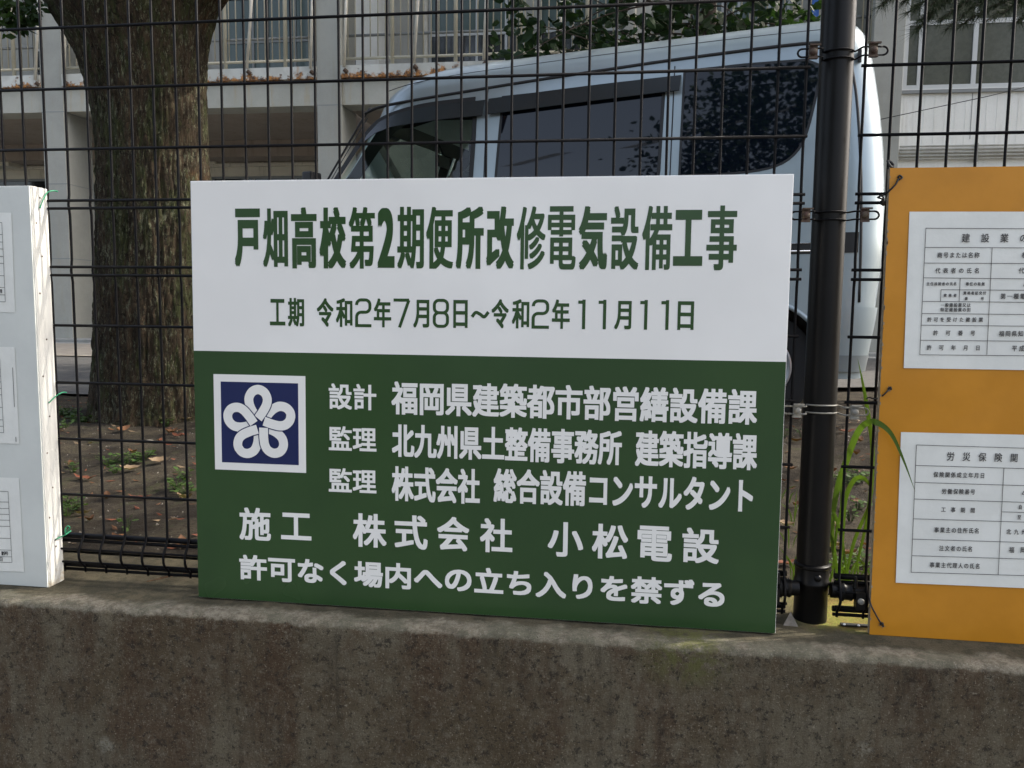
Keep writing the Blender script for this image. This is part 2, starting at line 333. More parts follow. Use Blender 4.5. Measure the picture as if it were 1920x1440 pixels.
b = MB(); b.poly([(-40, 5.38, GZ-.012), (40, 5.38, GZ-.012), (40, 60, GZ-.012), (-40, 60, GZ-.012)]); b.poly([(-40, 1.81, .9), (-3.28, 1.81, .9), (-3.28, 5.4, GZ-.012), (-40, 5.4, GZ-.012)]); b.poly([(2.38, 1.81, .9), (40, 1.81, .9), (40, 5.4, GZ-.012), (2.38, 5.4, GZ-.012)])
tag(b.build('yard_ground', M['soil']), kind='structure')
b = MB(); b.poly([(-14, 4.55, GZ+.020), (-2.2, 4.05, GZ+.020), (.2, 5.2, GZ+.020), (3.5, 6.2, GZ+.020), (12, 6.4, GZ+.020), (12, 9.1, GZ+.006), (-14, 9.1, GZ+.006)])
b.poly([(-14, 9.1, GZ+.006), (12, 9.1, GZ+.006), (12, 9.22, GZ+.006), (-14, 9.22, GZ+.006)])
tag(b.build('asphalt_path', M['asphalt']), kind='structure')
b = MB(); b.poly([(-14, 7.0, GZ+.026), (-3.2, 7.0, GZ+.026), (-3.4, 9.1, GZ+.026), (-14, 9.1, GZ+.026)]); tag(b.build('sunlit_path_patch', M['sunlit_paving']), kind='structure')  # stretch of path in sun, its brightness put into the colour
b = MB(); b.box(-14, 12, 9.2, 9.5, GZ-.1, GZ+.02); tag(b.build('gutter_kerb', M['slab']), kind='structure')
b = MB(); b.box(-14, 12, 9.52, 12.6, GZ-.1, GZ+.055); tag(b.build('walkway_floor', M['slab']), kind='structure')

# ------------------------------------------------------------------ lettering
_gl = {}
def glyph(ch):
    if ch not in _gl:
        c = bpy.data.curves.new('g', 'FONT'); c.body = ch; c.resolution_u = 5
        o = bpy.data.objects.new('g', c); COL.objects.link(o)
        dg = bpy.context.evaluated_depsgraph_get(); me = bpy.data.meshes.new_from_object(o.evaluated_get(dg))
        v = np.array([x.co[:2] for x in me.vertices]); f = [tuple(p.vertices) for p in me.polygons]
        bpy.data.objects.remove(o); bpy.data.curves.remove(c); bpy.data.meshes.remove(me); _gl[ch] = (v, f)
    return _gl[ch]
def put(b, ch, x0, x1, y0, y1, dx, dy, z, sx=.045, sy=.045):
    """ink of the glyph fitted to the box, each stroke widened by dx, dy on either side"""
    v, f = glyph(ch); lo = v.min(0); hi = v.max(0); w = np.maximum(hi-lo, 1e-6)
    ax = (x1-x0-2*dx)/w[0]; ay = (y1-y0-2*dy)/w[1]
    nx = 1+max(1 if dx > 0 else 0, math.ceil(2*dx/(ax*sx))); ny = 1+max(1 if dy > 0 else 0, math.ceil(2*dy/(ay*sy))); k = 0
    for i in range(nx):
        for j in range(ny):
            ox = dx*(2*i/(nx-1)) if nx > 1 else 0; oy = dy*(2*j/(ny-1)) if ny > 1 else 0
            P = (v-lo)*[ax, ay]+[x0+ox, y0+oy]
            b.add([(p[0], p[1], z+k*1.2e-5) for p in P], f); k += 1
def cells(b, text, x0, x1, y0, y1, dx, dy, z):
    """a line of full-width characters at even pitch; x0..x1 ink of the first to the last, y0..y1 the em height's ink"""
    vs0 = glyph(text[0])[0]; vs1 = glyph(text[-1])[0]; n = len(text)
    l0 = vs0[:, 0].min(); r1 = vs1[:, 0].max()
    p = (x1-x0-2*dx)/(n-1+r1-l0); org = x0+dx-l0*p; ey = (y1-y0-2*dy)/.93
    for i, ch in enumerate(text):
        if ch in ' \u3000': continue
        v = glyph(ch)[0]; lo = v.min(0); hi = v.max(0)
        put(b, ch, org+(i+lo[0])*p-dx, org+(i+hi[0])*p+dx, y0+dy+(lo[1]+.085)*ey-dy, y0+dy+(hi[1]+.085)*ey+dy, dx, dy, z)

# ------------------------------------------------------------------ the big construction sign
SX, SY, SZ, LEAN, SW, SH = -.8893, 1.555, .9028, .0152, 1.2, .8805
sgn = empty('construction_sign', (SX, SY, SZ), 'large white and green construction sign with Japanese lettering leaning on the black fence', 'sign', local=True)
sgn.rotation_euler = (PI/2-LEAN, 0, 0)
_n = np.array([0, -math.cos(LEAN), math.sin(LEAN)]); _yv = np.array([0, math.sin(LEAN), math.cos(LEAN)])
def sb(px, py):
    P = onP(px, py, (SX, SY, SZ), _n)-np.array([SX, SY, SZ]); return P[0], P@_yv
def rbox(b, x0, x1, y0, y1, z0, z1): return b.box(x0, x1, y0, y1, z0, z1)
gy = (sb(363, 658)[1]+sb(1476, 678)[1])/2
MB().box(0, SW, 0, SH, -.020, -.0006).build('backing_panel', M['edge_white'], sgn, bevel=.0012)
MB().box(.0015, SW-.0015, gy, SH-.0015, -.0006, 0).build('white_panel', M['white_sign'], sgn)
MB().box(.0008, SW-.0008, .0008, gy, -.0006, .0001).build('green_panel', M['green_sign'], sgn)
def px_put(b, ch, x0, x1, yt, yb, dx, dy, z=.0004):
    ym = (yt+yb)/2; a = sb(x0, ym); c = sb(x1, ym); t_ = sb((x0+x1)/2, yt); d_ = sb((x0+x1)/2, yb)
    put(b, ch, a[0], c[0], d_[1], t_[1], dx, dy, z)
b = MB()
hx = [(440, 488), (493, 540), (546, 594), (599, 649), (654, 703), (708, 740), (745, 795), (799, 850), (855, 907), (912, 964), (969, 1023), (1027, 1080), (1085, 1139), (1145, 1198), (1204, 1260), (1263, 1318), (1325, 1382)]
for ch, (a, c) in zip('戸畑高校第2期便所改修電気設備工事', hx):
    t_ = (a-440)/942; yt = 389-4*t_; yb = 503+4*t_
    ty, by_ = {'戸': (2, -3), '工': (8, -8), '2': (2, -2), '畑': (2, -2)}.get(ch, (0, 0))
    many = ch in '電修備便期第畑事設'; wd = (.0016, .0013) if ch in '電備修' else (.0021, .0018) if many else (.0029, .0028) if ch in '高校気改所' else (.0032, .0042)
    px_put(b, ch, a, c, yt+ty, yb+by_, *wd)
b.build('title_lettering', M['green_ink'], sgn)
b = MB()
l2 = [('工', 506, 535), ('期', 540, 570.5), ('令', 594, 625.5), ('和', 630, 661), ('2', 666, 696.5), ('年', 701, 733.7), ('7', 738, 770), ('月', 775, 805), ('8', 811.6, 842), ('日', 850, 877), ('～', 885, 916), ('令', 921.5, 954), ('和', 960, 992.5), ('2', 997, 1029.7), ('年', 1035, 1068.6), ('1', 1084, 1097.6), ('1', 1122, 1136.6), ('月', 1152, 1184), ('1', 1200, 1214), ('1', 1239.6, 1254), ('日', 1270.5, 1301)]
def digit(b, ch, x0, x1, y0, y1, z, w):      # squarish wide numerals like the sign's
    W = x1-x0; H = y1-y0; r = min(W, H)*.28
    def arc(cx, cy, a0, a1, n=6): return [(cx+r*math.cos(R(a0+(a1-a0)*i/n)), cy+r*math.sin(R(a0+(a1-a0)*i/n))) for i in range(n+1)]
    l, rr, bo, to = x0+w/2, x1-w/2, y0+w/2, y1-w/2; mid = (bo+to)/2+H*.02
    if ch == '1': paths = [[(x0, to-w*.3), (rr, to-w*.3)], [(rr, y1), (rr, y0)]]
    elif ch == '7': paths = [[(x0, to), (rr, to)], [(rr-w*.1, to), (x0+W*.35, y0)]]
    elif ch == '2': paths = [[(l, to-H*.18)]+arc(l+r, to-r, 180, 90)+arc(rr-r, to-r, 90, 0)+arc(rr-r, mid+r, 0, -90)+[(l+r, mid)]+arc(l+r, mid-r, 90, 180)+[(l, bo)], [(x0, bo), (x1, bo)]]
    else: paths = [arc(l+r, mid+r, 270, 180)+arc(l+r, to-r, 180, 90)+arc(rr-r, to-r, 90, 0)+arc(rr-r, mid+r, 0, -90)+[(l+r, mid)], arc(l+r, mid-r, 90, 180)+arc(l+r, bo+r, 180, 270)+arc(rr-r, bo+r, -90, 0)+arc(rr-r, mid-r, 0, 90)+[(l+r, mid)]]
    for k, p in enumerate(paths): ribbon(b, p, w, z+k*.00002)
def ribbon(b, pts, w, z, taper=None):
    P = [np.array(p, float) for p in pts]; P = [p for i, p in enumerate(P) if i == 0 or np.linalg.norm(p-P[i-1]) > 1e-7]; vs = []
    for i, p in enumerate(P):
        t = P[min(i+1, len(P)-1)]-P[max(i-1, 0)]; t = t/np.linalg.norm(t); n = np.array([-t[1], t[0]])*(w[i] if isinstance(w, list) else w)/2
        vs += [(p[0]+n[0], p[1]+n[1], z), (p[0]-n[0], p[1]-n[1], z)]
    b.add(vs, [(2*i+1, 2*i+3, 2*i+2, 2*i) for i in range(len(P)-1)])
for ch, a, c in l2:
    t_ = (a-506)/795; yt = 558.5+4.5*t_; yb = 612+7*t_
    if ch == '～':
        q = [sb(x, y) for x, y in ((885, 594), (892, 586), (900, 589), (908, 594), (916, 585))]; ribbon(b, spline(q), .0065, .0004)
    elif ch in '1278':
        A = sb(a, (yt+yb)/2); C = sb(c, (yt+yb)/2); T = sb((a+c)/2, yt); D = sb((a+c)/2, yb); digit(b, ch, A[0], C[0], D[1], T[1], .0004, .0062)
    else: px_put(b, ch, a, c, yt+(2 if ch in '月日工' else 0), yb-(2 if ch in '工' else 0), .0012, .0012)
b.build('period_lettering', M['green_ink'], sgn)
def px_line(b, text, x0, x1, ytl, ybl, ytr, ybr, dx, dy, z=.0006):
    a = sb(x0, (ytl+ybl)/2); c = sb(x1, (ytr+ybr)/2); y1 = (sb(x0, ytl)[1]+sb(x1, ytr)[1])/2; y0 = (sb(x0, ybl)[1]+sb(x1, ybr)[1])/2
    cells(b, text, a[0], c[0], y0, y1, dx, dy, z)
W = .0011
for nm, rows in (('designer_lettering', [('設計', 616.5, 705.7, 719, 767, 720, 770, W, W), ('福岡県建築都市部営繕設備課', 734, 1420, 715, 779, 729.4, 795, .0017, .0017)]),
                 ('supervisor_lettering', [('監理', 616.5, 706, 799, 846, 800, 848, W, W), ('北九州県土整備事務所', 735, 1166, 796, 858.7, 805, 871, .0016, .0018), ('建築指導課', 1191, 1420, 807, 876, 812, 880.5, .0016, .0018)]),
                 ('consultant_lettering', [('監理', 616.5, 706, 877.5, 924, 879, 926, W, W), ('株式会社', 734.6, 900, 874, 940, 879, 945, .0016, .0018), ('総合設備コンサルタント', 925.6, 1412, 880, 945, 893, 961, .0016, .0018)]),
                 ('contractor_lettering', [('施工', 449, 584, 952, 1013, 956, 1017, .0017, .0017), ('株式会社', 661.7, 961, 963, 1026, 972, 1036, .0017, .0017), ('小松電設', 1027, 1348.6, 979, 1044, 990, 1056, .0017, .0017)]),
                 ('warning_lettering', [('許可なく場内への立ち入りを禁ずる', 449, 1358.7, 1040, 1088, 1088, 1139, .0017, .0017)])):
    for r_ in rows:
        b = MB()
        if nm == 'contractor_lettering':   # widely spaced characters: each one in its own box
            n = len(r_[0]); xs = {'施工': [(449, 508), (527, 584)], '株式会社': [(661.7, 725), (740, 802), (819.5, 880), (900, 961)], '小松電設': [(1027, 1093.6), (1110, 1177.6), (1195, 1260.5), (1279, 1348.6)]}[r_[0]]
            for i, ch in enumerate(r_[0]):
                f_ = i/(n-1); px_put(b, ch, xs[i][0], xs[i][1], r_[3]+(r_[5]-r_[3])*f_+(6 if ch == '工' else 0), r_[4]+(r_[6]-r_[4])*f_-(5 if ch == '工' else 0), r_[7], r_[8], .0006)
        else: px_line(b, *r_)
        b.build(nm, M['white_ink'], sgn)
# emblem: white square, navy field, five looped ribbons
eq = [sb(400.5, 701.5), sb(572.6, 705), sb(574, 887), sb(403.5, 879.6)]; ex0 = (eq[0][0]+eq[3][0])/2; ex1 = (eq[1][0]+eq[2][0])/2; ey1 = (eq[0][1]+eq[1][1])/2; ey0 = (eq[2][1]+eq[3][1])/2
emb = MB().box(ex0, ex1, ey0, ey1, .0001, .0005).build('emblem_panel', M['white_ink'], sgn); emb['local'] = 1
iq = [sb(414, 715), sb(559.6, 719), sb(560, 872), sb(416.5, 866.6)]; ix0 = (iq[0][0]+iq[3][0])/2; ix1 = (iq[1][0]+iq[2][0])/2; iy1 = (iq[0][1]+iq[1][1])/2; iy0 = (iq[2][1]+iq[3][1])/2
MB().box(ix0, ix1, iy0, iy1, .0005, .0007).build('emblem_field', M['navy'], emb)
ecx = (ix0+ix1)/2; ecy = (iy0+iy1)/2-.0015; ER = (ix1-ix0)*.487
pet = spline([(-.125, .235), (-.205, .36), (-.262, .50), (-.272, .66), (-.185, .81), (-.03, .872), (.13, .81), (.212, .66), (.195, .50), (.10, .325), (.025, .22), (-.035, .14)], 6)
b = MB(); m_ = len(pet)
for lay, (i0, i1) in enumerate(((0, m_//2+2), (m_//2, m_))):
    for k in range(5):
        a = -2*PI*k/5; rot = lambda p: (ecx+ER*(p[0]*math.cos(a)-p[1]*math.sin(a)), ecy+ER*(p[0]*math.sin(a)+p[1]*math.cos(a)))
        seg = [rot(p) for p in pet[i0:i1]]; z_ = .00085+lay*.0006+k*.0001
        b.m = 1; ribbon(b, seg[(6 if lay else 0):], ER*.285, z_)
        b.m = 0; ribbon(b, seg, ER*.235, z_+.00005)
b.build('looped_flower', [M['white_ink'], M['navy']], emb)

# ------------------------------------------------------------------ white boxed board at the left
WX, WY = -1.249, 1.562
wb = empty('notice_board', (WX-.4, WY, .90), 'thick white painted wooden notice board with papers on the left of the fence', 'notice board', local=True)
wb.rotation_euler = (PI/2, 0, 0)
def wl(px, py): P = onY(px, py, WY); return P[0]-(WX-.4), P[2]-.90
MB().box(-.5, .3985, .0, .876, -.0035, 0).build('face_panel', M['board_grey'], wb, bevel=.0012)
MB().box(-.5, .400, -.001, .877, -.052, -.0036).build('wooden_frame', M['wood_white'], wb, bevel=.0015)
def paper(parent, fn, tl, tr, br, bl, z, name='notice_sheet'):
    c = [fn(*p) for p in (tl, tr, br, bl)]; b = MB(); N = 12; vs = []
    for i in range(N+1):
        for j in range(N+1):
            u = i/N; v = j/N; x = (c[0][0]*(1-u)+c[1][0]*u)*(1-v)+(c[3][0]*(1-u)+c[2][0]*u)*v; y = (c[0][1]*(1-u)+c[1][1]*u)*(1-v)+(c[3][1]*(1-u)+c[2][1]*u)*v
            vs.append((x, y, z+.0006*noise.noise(Vector((x*14, y*14, 1)))))
    b.add(vs, [(i*(N+1)+j, i*(N+1)+j+1, (i+1)*(N+1)+j+1, (i+1)*(N+1)+j) for i in range(N) for j in range(N)])
    o = b.build(name, M['paper'], parent, smooth=180); o['local'] = 1; return o
def rule(b, fn, p, q, z, w=.0009):
    a = np.array(fn(*p)); c = np.array(fn(*q)); ribbon(b, [a, c], w, z)
wz = .0012
sheets = [((-90, 397), (22, 399), (29, 586), (-80, 583), 5, [417.5, 440, 454, 467, 481, 494, 517, 539, 553, 566], (5, 11.5)),
          ((-90, 649), (28, 650.5), (37, 832), (-80, 829), 1, [673, 693, 705, 716, 728, 740, 763.5, 787, 799, 811], (1, 8.5)),
          ((-90, 892), (36, 896), (46, 1072), (-80, 1067), 16, [921, 941, 953, 964, 975, 986.5, 1009, 1031, 1043.5, 1054], (16.5, 24))]
for k, (tl, tr, br, bl, xr, ys, (xa, xb)) in enumerate(sheets):
    sh = paper(wb, wl, tl, tr, br, bl, wz); b = MB(); zz = wz+.0012
    for i, y in enumerate(ys): f_ = i/9; rule(b, wl, (-60, y-2), (xa+(xb-xa)*f_, y), zz)
    rule(b, wl, (xa, ys[0]), (xb, ys[-1]), zz)
    b.build('table_lines', M['ink'], sh)
    b = MB()
    if k == 0:
        for ch, x, y, s_ in (('月', 1.5, 546, 7), ('日', -8, 546, 7), ('号', -4, 533, 5)): A = wl(x-s_/2, y+s_/2); C = wl(x+s_/2, y-s_/2); put(b, ch, A[0], C[0], A[1], C[1], .0003, .0003, zz)
    elif k == 1:
        rule(b, wl, (25, 689), (28.5, 763), zz, .0012); rule(b, wl, (31, 819), (31.6, 828), zz, .0014)
    else:
        for ch, x, y, s_ in (('号', 14, 1037, 5), ('9', 10, 1037, 4), ('1', 6, 1037, 3), ('日', 3.5, 1048, 5)): A = wl(x-s_/2, y+3.5); C = wl(x+s_/2, y-3.5); put(b, ch, A[0], C[0], A[1], C[1], .0002, .0002, zz)
    b.build('lettering', M['ink'], sh)
# nail heads on the board's side
for z_ in (.985, 1.0, 1.055, 1.12, 1.20, 1.28, 1.37, 1.45, 1.55, 1.63, 1.70, 1.755):
    MB().lathe((.4002, z_-.9, -.022-.008*math.sin(z_*40)), (1, 0, 0), [(0, .0022), (.0006, .0018)], 10).build('nail_head', M['rusty'], wb)
def tie(name, pts, r, mat, label, cat, group, knots=()):
    b = MB(); b.tube(spline(pts, 5), r, 7)
    for k in knots: b.tube(spline(k, 5), r, 7)
    o = b.build(name, mat, smooth=180); return tag(o, label, cat, group)
xS = WX+.0035
for py, lab, kn in ((376, 'top green string tie on the side of the white board', 0), (746, 'middle green string tie on the side of the white board', 0), (1003, 'lowest green string tie with a loose loop on the white board', 1)):
    z0 = onY(100, py, 1.6)[2]; 
    if kn == 0:
        hi = z0+.022 if py < 500 else z0+.008; lo = z0-.018 if py < 500 else z0-.010
        pts = [(xS, 1.585, lo), (xS+.002, 1.592, (lo+hi)/2-.003), (xS+.003, 1.606, hi-.004), (xS+.006, 1.622, hi+.002), (xS+.012, 1.628, hi+.001)]; knots = ()
    else:
        pts = [(xS, 1.588, z0-.006), (xS+.002, 1.600, z0-.004), (xS+.005, 1.613, z0-.002), (xS+.010, 1.625, z0+.004)]
        c = (xS+.012, 1.612, z0+.008); knots = ([(xS+.006, 1.612, z0), (xS+.010, 1.606, z0+.010), (xS+.016, 1.606, z0+.020), (xS+.020, 1.608, z0+.017), (xS+.014, 1.608, z0+.008), (xS+.008, 1.608, z0+.002)], [(xS+.007, 1.610, z0), (xS+.012, 1.604, z0+.006), (xS+.013, 1.604, z0+.016)])
    tie('string_tie', pts, .0014, M['green_string'], lab, 'string tie', 'green string ties on the white board', knots)

# ------------------------------------------------------------------ orange board at the right
OX, OY, OT = .4935, 1.585, .013; OL = math.atan2(-.012, .9)
ob = empty('orange_board', (OX, OY, .9015), 'orange painted plywood board with two white printed forms at the right', 'notice board', local=True)
ob.rotation_euler = (PI/2, 0, 0)
def ol(px, py): P = onY(px, py, OY); return P[0]-OX, P[2]-.9015
MB().add([(0, 0, 0), (.95, 0, 0), (.95, .893, 0), (-.009, .893, 0), (0, 0, -OT), (.95, 0, -OT), (.95, .893, -OT), (-.009, .893, -OT)],
         [(0, 1, 2, 3), (7, 6, 5, 4), (1, 5, 6, 2)]).build('painted_face', M['orange'], ob)
b = MB(); b.add([(0, 0, -.0002), (.95, 0, -.0002), (.95, .893, -.0002), (-.009, .893, -.0002), (0, 0, -OT), (.95, 0, -OT), (.95, .893, -OT), (-.009, .893, -OT)], [(0, 3, 7, 4), (0, 4, 5, 1), (3, 2, 6, 7)])
rr_ = random.Random(3)
for i in range(46):      # splintered white flakes along the cut edge
    y_ = rr_.uniform(.02, .88); x_ = -.009*y_/.893; s_ = rr_.uniform(.0008, .0022)
    b.box(x_-.0004, x_+s_, y_-s_*1.2, y_+s_*1.2, 0, .0004)
b.build('plywood_edge', M['raw_ply'], ob)
p1 = paper(ob, ol, (1705, 397), (2060, 397), (2052, 696), (1694, 690), .0014)
p2 = paper(ob, ol, (1689, 810), (2060, 818), (2054, 1108), (1679, 1092), .0014)
def table(parent, segs, texts):
    b = MB()
    for s_ in segs: rule(b, ol, s_[0], s_[1], .0030, .0010)
    b.build('table_lines', M['ink'], parent)
    for (text, x0, x1, yc, h, sl) in texts:
        n = len(text); b = MB()
        for i, ch in enumerate(text):
            if ch == ' ': continue
            wch = min(h*.98, (x1-x0)/max(n, 1)*.96); cx = x0+wch/2+(x1-x0-wch)*(i/(n-1) if n > 1 else 0); y = yc+sl*(cx-x0)
            v = glyph(ch)[0]; lo = v.min(0); hi = v.max(0)
            A = ol(cx-wch/2, y+h/2); C = ol(cx+wch/2, y-h/2); W_ = C[0]-A[0]; H_ = C[1]-A[1]
            if ch in 'A△': put(b, ch, A[0], C[0], A[1]+H_*.1, C[1]-H_*.1, .0002, .0002, .0031)
            else: put(b, ch, A[0]+lo[0]*W_, A[0]+hi[0]*W_, A[1]+(lo[1]+.12)*H_, A[1]+(hi[1]+.12)*H_, .00018, .00018, .0031)
        b.build('lettering', M['ink'], parent)
xr = 2040
def lx1(y): return 1735-(y-428)/237*11.5
def mx1(y): return 1859-(y-464)/201*10
rows1 = [428.2, 464, 493.3, 521, 565, 587.8, 609.6, 637.8, 665]
segs = [((lx1(y), y), (xr, y+1.5 if i < 3 else y+3)) for i, y in enumerate(rows1)] + [((lx1(428), 428), (lx1(665), 665)), ((mx1(464), 464), (mx1(665), 665)), ((1799.3, 521.5), (1797, 565.5)), ((1763.3, 543), (1762.3, 565)), ((1763.3, 543.3), (xr, 545)), ((2037, 429), (2031, 668))]
table(p1, segs, [('建設業の', 1801, 1927, 446.5, 18, 0), ('商号または名称', 1755.5, 1836, 478.5, 11.5, 0), ('代表者の氏名', 1752, 1836, 507.5, 11, 0), ('主任技術者の氏名', 1735.5, 1793, 532.3, 7, 0), ('専任の有無', 1809, 1845.5, 532.5, 7.5, 0),
 ('資格者', 1767.5, 1793, 554, 7, 0), ('資格者証交付', 1804.5, 1848, 549.5, 7, 0), ('番   号', 1807, 1844, 560, 7, 0), ('一般建設業又は', 1762, 1819, 572, 8.2, 0), ('特定建設業の別', 1761.5, 1819, 580.8, 8.2, 0),
 ('許可を受けた建設業', 1737, 1842.5, 599, 9.5, .004), ('許可番号', 1748, 1828, 624, 10.5, .006), ('許可年月日', 1736, 1837.5, 651.5, 10.5, .006), ('株', 1914, 1927, 478.5, 12, 0), ('代', 1908, 1921, 507.5, 12, 0), ('A', 1917, 1925, 533, 10, 0),
 ('第一種電気', 1874, 1934, 555.5, 11.5, 0), ('福岡県知事', 1871, 1930, 625.5, 11.5, 0), ('平成', 1895, 1920.5, 653, 12, 0)])
def lx2(y): return 1717.3-(y-833.8)/238.4*10
def mx2(y): return 1881-(y-876)/200*10.8
rows2 = [833.8, 872, 903.8, 935, 972, 1010, 1041, 1072]; sl = .03
segs = [((lx2(y), y), (xr, y+sl*(xr-lx2(y)))) for y in rows2] + [((lx2(833.8), 833.8), (lx2(1072), 1072)), ((mx2(876), 876.5), (mx2(1076), 1077)), ((1876.5, 959), (xr, 963.5)), ((2036, 843), (2030, 1082))]
table(p2, segs, [('労災保険関', 1773, 1908.5, 855, 17, .022), ('保険関係成立年月日', 1748.5, 1846, 889, 10.5, .022), ('労働保険番号', 1764, 1828, 920.5, 10.5, .02), ('工事期間', 1763, 1827.5, 954.5, 10, .025), ('事業主の住所氏名', 1750, 1835.5, 992.5, 10.5, .025),
 ('注文者の氏名', 1759, 1823, 1027, 10.5, .025), ('事業主代理人の氏名', 1741.5, 1837, 1058, 10.5, .03), ('自', 1907.5, 1916, 950, 9, 0), ('至', 1905.5, 1914.5, 969, 9, 0), ('北九州市', 1885, 1938, 996, 10.5, .02), ('福岡県', 1890, 1943, 1030, 11.5, .02), ('△', 1914, 1925, 923, 9, 0)])
TG = 'black string ties on the orange board'
def O3(px, py, Y): return tuple(onY(px, py, Y))
tie('string_tie', [O3(1686, 333, 1.590), O3(1684, 337, 1.582), O3(1678, 347, 1.580), O3(1668, 357, 1.583), O3(1660, 364, 1.600), O3(1652, 368, 1.618)], .0017, M['black_string'], 'upper black string tie knotted at the orange board top corner', 'string tie', TG,
    ([O3(1655, 366, 1.606), O3(1646, 370, 1.606), O3(1655, 374, 1.610), O3(1650, 380, 1.612), O3(1658, 384, 1.612), O3(1655, 366, 1.612)], [O3(1683, 333, 1.584), O3(1687, 329, 1.582), O3(1691, 333, 1.583), O3(1686, 337, 1.582)], [O3(1656, 372, 1.604), O3(1654, 384, 1.610), O3(1659, 380, 1.612)]))
tie('string_tie', [O3(1668, 729, 1.586), O3(1664, 733, 1.580), O3(1656, 741, 1.583), O3(1648, 746, 1.600), O3(1640, 748, 1.618), O3(1630, 745, 1.618), O3(1624, 748, 1.618)], .0016, M['black_string'], 'middle black string tie through the orange board beside the grass blade', 'string tie', TG,
    ([O3(1666, 729, 1.583), O3(1670, 726, 1.581), O3(1671, 731, 1.582)],))
tie('string_tie', [O3(1653, 1172, 1.586), O3(1650, 1166, 1.580), O3(1642, 1152, 1.580), O3(1633, 1134, 1.582), O3(1630, 1118, 1.600), O3(1630, 1105, 1.618)], .0016, M['black_string'], 'lowest black string tie running down to the orange board bottom corner', 'string tie', TG,
    ([O3(1650, 1170, 1.583), O3(1655, 1168, 1.580), O3(1656, 1175, 1.581)],))
tie('string_knot', [O3(1664, 301, 1.605), O3(1667, 309, 1.602), O3(1673, 314, 1.603), O3(1675, 309, 1.606), O3(1669, 303, 1.606), O3(1666, 308, 1.606), O3(1672, 312, 1.606)], .0024, M['black_string'], 'black knot of string on the wire above the orange board corner', 'string knot', None)
# splintered holes round the three ties
b = MB()
for (px, py) in ((1687, 333), (1668, 729), (1653, 1172)):
    c = ol(px, py)
    for i in range(11):
        a = rr_.uniform(0, 2*PI); r1 = rr_.uniform(.002, .003); r2 = r1+rr_.uniform(.002, .005); w_ = .5
        b.add([(c[0]+r1*math.cos(a-w_), c[1]+r1*math.sin(a-w_), .0006), (c[0]+r1*math.cos(a+w_), c[1]+r1*math.sin(a+w_), .0006), (c[0]+r2*math.cos(a), c[1]+r2*math.sin(a), .0018)], [(0, 1, 2)])
b.build('splintered_holes', M['raw_ply'], ob)

# ------------------------------------------------------------------ black mesh fence
FY = 1.622; WS = .05126; WX0 = -1.3563
ROWZ = [2.1152+.1271, 2.1152, 1.9881, 1.8610, 1.7515, 1.7348, 1.6085, 1.5905, 1.4803, 1.3532, 1.2261, 1.0990]
def bow(z): return -.004*sum(math.exp(-((z-c)/.014)**2) for c in (1.743, 1.60))
wpts = [(0, bow(z), z) for z in (2.55, 2.0, 1.80, 1.765, 1.743, 1.72, 1.66, 1.625, 1.60, 1.575, 1.5, 1.2, 1.010)] + [(0, -.002, .998), (0, -.014, .980), (0, -.0185, .970), (0, -.0185, .957), (0, -.015, .948), (0, .002, .930), (0, .003, .918)]
WIRE = MB().tube(wpts, .0028, 7).mesh('wire', M['fence'], 180)
BOT = [(.006, 1.001, .0062), (.004, .990, .0040), (-.0135, .975, .0026), (.012, .966, .0026), (.006, .934, .0062), (-.010, .944, .0028), (.004, .923, .0036)]
def fence_panel(xs, xa, xb, label):
    p = empty('mesh_fence_panel', ((xa+xb)/2, FY, .90), label, 'fence', 'welded mesh fence panels')
    for x in xs: inst('wire', WIRE, p, Matrix.Translation((x, FY, 0)))
    hw = MB().tube([(xa, 0, 0), ((xa+xb)/2, 0, 0), (xb, 0, 0)], .0031, 7).mesh('wire', M['fence'], 180)
    for z in ROWZ: inst('wire', hw, p, Matrix.Translation((0, FY-.0052+bow(z), z)))
    for (y, z, r) in BOT:
        inst('wire', MB().tube([(xa, y, z), (xb, y, z)], r, 7).mesh('wire', M['fence'], 180), p, Matrix.Translation((0, FY, 0)))
    return p
xl = [WX0+WS*i for i in range(-6, 33)]; xl = [x for x in xl if x < .345]
XL1 = .3355; xl = [x for x in xl if x < XL1-.02]+[XL1]
fl = fence_panel(xl, xl[0]-.03, XL1+.006, 'long black welded mesh fence panel left of the round post')
XR0 = .4415; xrr = [XR0+.0505+WS*i if i >= 0 else XR0 for i in range(-1, 18)]
fr_ = fence_panel(xrr, XR0-.008, xrr[-1]+.03, 'black welded mesh fence panel right of the round post')
# ties of small loops along the lower fold
# post with sleeve, bolt, wire clamps
PX, PY, PR = .397, 1.655, .0315
fp = empty('fence_post', (PX, PY, .90), 'round black steel fence post between the green sign and orange board', 'fence post')
b = MB(); b.lathe((PX, PY, .90), (0, 0, 1), [(0, PR), (1.75, PR)], 40); b.build('pole', M['post'], fp, smooth=60)
b = MB(); b.lathe((PX, PY, .8985), (0, 0, 1), [(0, PR+.0012), (.076, PR+.0012), (.079, PR+.0036), (.083, PR+.0036), (.086, PR+.0016), (.111, PR+.0016), (.114, PR+.0042), (.119, PR+.0042), (.122, PR+.0002)], 40); b.build('base_sleeve', M['post'], fp, smooth=40)
b = MB(); b.lathe((PX+.004, PY-PR-.0015, .996), (0, -1, 0), [(0, .0072), (.002, .0070), (.0042, .0045), (.005, .0015)], 20); b.build('bolt', M['post'], fp, smooth=50)
b = MB()                                       # bottom rail stubs with collars and cast clip
